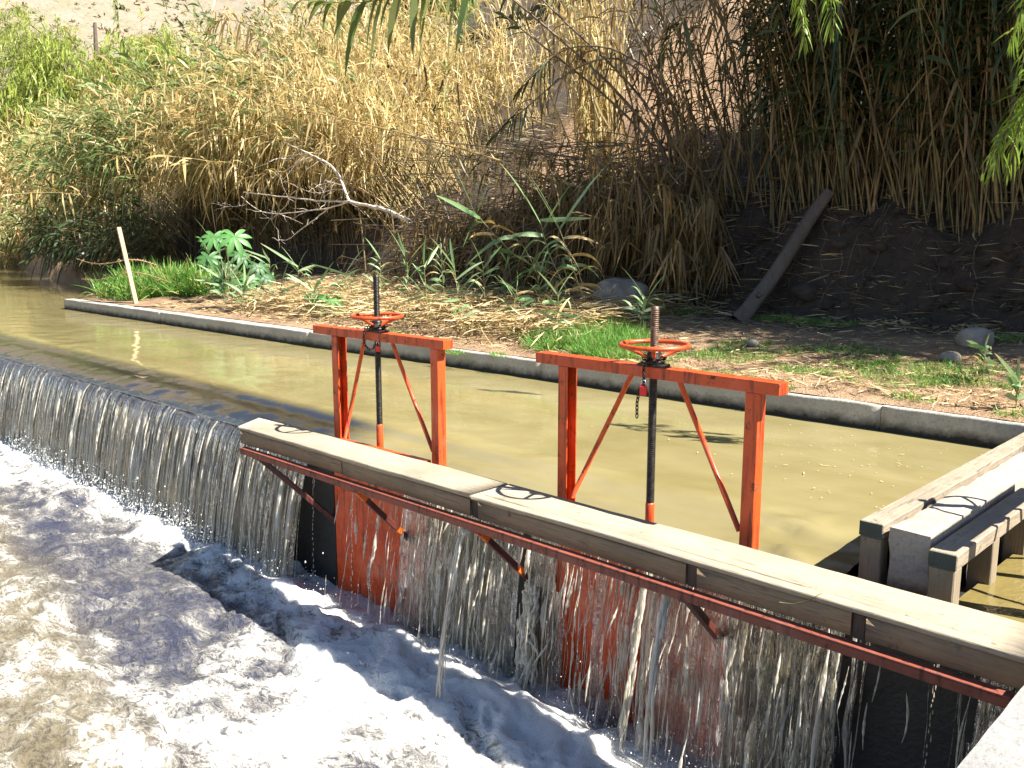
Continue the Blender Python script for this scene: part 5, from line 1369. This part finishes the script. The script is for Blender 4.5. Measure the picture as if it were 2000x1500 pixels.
# ------------------------------------------------------------------ trees
def willow(name, label, base, H, crown_r, n_br, n_strand, leaf, n_leaf, mat='willow', dry=0.15, hangL=2.0, group=None, trunk_r=0.25, low=0.25, lean=(0, 0), squash=0.75, nopen=1.0):
    t = thing(name, label, 'tree', tuple(base), 0, group)
    tp = np.array([[0, 0, -0.3], [lean[0] * .2, lean[1] * .2, H * 0.2], [lean[0] * .5, lean[1] * .5, H * 0.42], [lean[0], lean[1], H * 0.65], [lean[0] * 1.1, lean[1] * 1.1, H * 0.85]])
    s = np.linspace(0, 4, 14); q = np.stack([np.interp(s, np.arange(5), tp[:, k]) for k in range(3)], -1) + RNG.normal(0, 0.03 * trunk_r * 3, (14, 3))
    V, Q = tubes(q[None], np.linspace(trunk_r, trunk_r * 0.25, 14)[None], 10); link('trunk', mesh_np('trunk', V, Q), M['bark'], t)
    top = np.array([lean[0], lean[1], H * 0.62])
    ends = []; la = Acc()
    for i in range(n_br):
        a = i * 2.39996 + RNG.normal(0, 0.2); f = RNG.uniform(0.25, 0.85); b = np.array([np.interp(f * 13, np.arange(14), q[:, k]) for k in range(3)])
        R = crown_r * RNG.uniform(0.6, 1.0); e = top + np.array([math.cos(a) * R, math.sin(a) * R, RNG.uniform(-low, squash * 0.5) * H * 0.6])
        mid = (b + e) / 2 + (0, 0, 0.25 * np.linalg.norm(e - b)); tt = np.linspace(0, 1, 9)[:, None]
        p = b * (1 - tt) ** 2 + 2 * mid * tt * (1 - tt) + e * tt ** 2 + RNG.normal(0, 0.04, (9, 3))
        V, Q = tubes(p[None], np.linspace(trunk_r * 0.35, trunk_r * 0.05, 9)[None], 6); la.add(V, Q)
        ends.append(p)
    la.build('limbs', M['bark'], t)
    ends = np.array(ends)
    bi = RNG.integers(0, n_br, n_strand); f = RNG.uniform(0.25, 1, n_strand) * 7.999; i = f.astype(int); fr = (f - i)[:, None]
    b = ends[bi, i] * (1 - fr) + ends[bi, i + 1] * fr + RNG.normal(0, crown_r * 0.13, (n_strand, 3))
    out = b - np.array([lean[0], lean[1], 0]); out[:, 2] = 0; out = nrm(out)
    d = nrm(out * 0.8 + RNG.normal(0, 0.5, (n_strand, 3)) + np.array([0, 0, 0.5]))
    paths = cane_paths(b, d, hangL * RNG.uniform(0.4, 1.2, n_strand), RNG.uniform(0.6, 1.5, n_strand), 8)
    V, Q = tubes(paths, np.full((n_strand, 8), trunk_r * 0.016), 3); c = link('twigs', mesh_np('twigs', V, Q), M['bark'], t); c['kind'] = 'stuff'
    V, Q, dr, ti = leaves_on(paths, n_leaf, 0.05, 1.0, leaf[0], leaf[1], (0.2, 0.9), lambda tt, N: 0 * tt + dry, 0.0, 3)
    c = link('crown', mesh_np('crown', V, Q, None, {'dry': dr, 'tint': ti}), M[mat], t); c['kind'] = 'stuff'
    return t
def gpt(x, v, dz=-0.2):
    p = P(x, 450, v); return np.array([p[0], p[1], gz(p[0], p[1]) + dz])
willow('willow_tree', 'bright green willow tree at the far left edge below the hillside', (-92, 29, 0.5), 17, 8.0, 26, 1300, (0.55, 0.075), 34, hangL=4.5, group='willows beyond the reeds', trunk_r=0.5, low=0.55)
willow('willow_tree', 'bright green willow tree farther right, rising behind the left reeds', (-77, 31, 1.5), 20, 7.0, 26, 1300, (0.55, 0.075), 34, hangL=4.5, group='willows beyond the reeds', trunk_r=0.5, low=0.5, dry=0.35)
willow('willow_tree', 'lower willow at the water in the far left, nearest of the three', (-97, 25, 0.5), 15, 7.5, 22, 1100, (0.55, 0.075), 32, hangL=4.0, group='willows beyond the reeds', trunk_r=0.4, low=0.6)
willow('slope_tree', 'green tree on the slope behind the golden reeds, top centre', (-30, 34, gz(-30, 34) - 0.3), 8.5, 4.0, 18, 420, (0.35, 0.06), 24, mat='willow', dry=0.05, hangL=1.6, group='trees on the slope', trunk_r=0.25, low=0.4)
willow('slope_tree', 'smaller green tree on the slope, left of the top centre tree', (-40, 33, gz(-40, 33) - 0.3), 8.0, 4.0, 18, 420, (0.4, 0.07), 24, mat='willow', dry=0.05, hangL=1.6, group='trees on the slope', trunk_r=0.25, low=0.4)
willow('shade_tree', 'unseen dense tree added beyond the right edge to shade the reeds', (1.6, 17.6, gz(1.6, 17.6) - 0.3), 10.5, 3.4, 26, 900, (0.34, 0.085), 24, mat='scrub', dry=0.05, hangL=1.3, group='added shade trees beyond the right edge', trunk_r=0.25, low=0.35)  # out of view, put here to keep sun off the right stand
willow('shade_tree', 'second unseen dense tree added farther right to shade the reeds', (5.4, 17.2, gz(5.4, 17.2) - 0.3), 10.5, 3.2, 26, 800, (0.34, 0.085), 24, mat='scrub', dry=0.05, hangL=1.3, group='added shade trees beyond the right edge', trunk_r=0.25, low=0.35)
# the willow beside the side channel whose sprays hang in at the right edge
willow('willow_tree', 'near willow whose light green sprays hang in at the right edge', (4.6, 8.8, 0.3), 5.2, 1.9, 11, 110, (0.14, 0.022), 24, hangL=1.4, lean=(-0.6, -0.6), group='willows beyond the reeds', trunk_r=0.09, low=0.15)
nw = bpy.data.objects['willow_tree.003'] if 'willow_tree.003' in bpy.data.objects else None
sp = []
for (x, y, x2, y2, vv) in ((2070, -120, 1985, 160, 7.6), (2080, 10, 1990, 250, 7.7), (2060, 60, 1935, 345, 7.5), (2080, 40, 1965, 340, 7.6), (2090, -60, 1975, 90, 7.8), (2080, -20, 2000, 330, 7.5), (2060, 130, 1970, 300, 7.4), (2090, -200, 1990, 40, 7.7), (2080, 120, 1925, 335, 7.5),
                           (1560, -60, 1570, 90, 8.2), (1610, -40, 1625, 60, 8.3)):
    a = P(x, y, vv); b = P(x2, y2, vv); t = np.linspace(0, 1, 10)[:, None]
    sp.append(a + (b - a) * t + np.array([0, 0, 0.12]) * np.sin(t * PI) + RNG.normal(0, 0.01, (10, 3)))
sp = np.array(sp); loc = np.array(nw.location)
V, Q = tubes(sp - loc, np.full(sp.shape[:2], 0.004), 4); c = link('hanging_twigs', mesh_np('hanging_twigs', V, Q), M['bark'], nw); c['kind'] = 'stuff'
V, Q, dr, ti = leaves_on(sp - loc, 46, 0.1, 1.0, 0.15, 0.018, (0.3, 1.0), lambda t, N: 0 * t, 0.0, 4, 0.8)
c = link('hanging_leaves', mesh_np('hanging_leaves', V, Q, None, {'dry': dr, 'tint': ti}), M['willow'], nw); c['kind'] = 'stuff'

# scrub on the far hillside: too many and too small to count
N = 4200
a = np.radians(RNG.uniform(5, 75, N)); R_ = RNG.uniform(0.0, 0.5, N) ; dist = 120 + 420 * R_
u = -np.cos(a) * dist; v = np.sin(a) * dist
z = -3 + 190 * R_ ** 0.9 * (0.85 + 0.3 * fbm(a * 3, R_ * 2, 3, 31)) + 14 * (fbm(u * 0.02, v * 0.02, 5, 41) - 0.5)
c = np.stack([u, v, z], -1); m = 14
b = np.repeat(c, m, 0); n = len(b); d = RNG.normal(0, 1, (n, 3)); d[:, 2] = np.abs(d[:, 2]) + 0.3
sz = np.repeat(RNG.uniform(0.5, 1.6, N), m)
V, Q = blades(b + RNG.normal(0, 0.3, (n, 3)) * sz[:, None], d, sz * RNG.uniform(0.5, 1, n), sz * 0.4, 0.3, 2)
o = link('hillside_scrub', mesh_np('hillside_scrub', V, Q, None, {'dry': np.repeat((RNG.random(n) < 0.3) * 1.0, 6), 'tint': np.repeat(RNG.random(n), 6)}), M['scrub'])
tag(o, 'low scrub dotting the far hillside', 'scrub', None, 'stuff')

# bits of leaf floating on the upper water
N = 80
q = np.array([Pz(x, y, 0.0) for x, y in zip(RNG.normal(1640, 130, N), RNG.normal(905, 45, N))] + [Pz(x, y, 0.0) for x, y in zip(RNG.uniform(100, 1500, 60), RNG.uniform(690, 900, 60))])
q = q[(q[:, 1] > 5.4) & (q[:, 1] < 8.0) & (q[:, 0] < -2.0)]; n = len(q); q[:, 2] = 0.012
a = RNG.uniform(0, 2 * PI, n); d = np.stack([np.cos(a), np.sin(a), 0 * a], -1)
V, Q = blades(q, d, RNG.gamma(1.5, 0.010, n) + 0.005, RNG.uniform(0.004, 0.010, n), 0.0, 2, np.stack([-np.sin(a), np.cos(a), 0 * a], -1))
o = link('floating_debris', mesh_np('floating_debris', V, Q, None, {'dry': np.ones(n * 6), 'tint': np.ones(n * 6)}), M['straw'])
tag(o, 'pale leaf specks floating on the olive water', 'debris', None, 'stuff')
o = rod('dry_stalk', [P(1522, 1176, 3.86), P(1550, 1180, 3.87), P(1580, 1172, 3.88), P(1606, 1158, 3.885)], [0.0015, 0.002, 0.002, 0.001], M['straw'], None, 5)
tag(o, 'thin dry stalk caught between the rail and the plank walkway', 'stalk')

# clods and roots on the cut bank
clod = bmesh.new(); bmesh.ops.create_icosphere(clod, subdivisions=2, radius=1)
cv = np.array([v.co[:] for v in clod.verts]); cf = np.array([[v.index for v in f.verts] for f in clod.faces]); clod.free()
N = 420; u = RNG.uniform(-8.5, 2.5, N); v = 12.0 + np.abs(RNG.normal(0, 0.55, N)); rr = RNG.gamma(2.0, 0.022, N) + 0.015
c0 = np.stack([u, v, ground(u, v) + rr * 0.2], -1)
V = (c0[:, None] + cv[None] * (rr[:, None] * (0.75 + 0.5 * RNG.random((N, len(cv)))))[..., None] * np.array([1.1, 1.0, 0.8])).reshape(-1, 3)
T = (cf[None] + np.arange(N)[:, None, None] * len(cv)).reshape(-1, 3)
o = link('soil_clods', mesh_np('soil_clods', V, None, T, {'soil_shade': np.ones(len(V))}), M['soil'])
tag(o, 'crumbled soil clods, coloured dark for shade, along the foot of the cut bank', 'soil', None, 'stuff')
N = 70; u = RNG.uniform(-8, 2.5, N); v = RNG.uniform(12.7, 13.3, N); b = np.stack([u, v, ground(u, v) + 0.02], -1)
t = np.linspace(0, 1, 9); L = RNG.uniform(0.4, 1.3, N)
px_ = u[:, None] + np.cumsum(RNG.normal(0, 0.05, (N, 9)), 1); pv_ = v[:, None] - 0.75 * L[:, None] * t[None] + np.cumsum(RNG.normal(0, 0.02, (N, 9)), 1)
pz_ = ground(px_, pv_) + 0.03 + 0.10 * RNG.random((N, 1)) * np.sin(t * PI)[None]
V, Q = tubes(np.stack([px_, pv_, pz_], -1), np.linspace(0.012, 0.003, 9)[None] * RNG.uniform(0.4, 1.2, (N, 1)), 5)
o = link('hanging_roots', mesh_np('hanging_roots', V, Q), M['cane_dead'])
tag(o, 'thin brown roots hanging down the dark cut bank', 'roots', None, 'stuff')
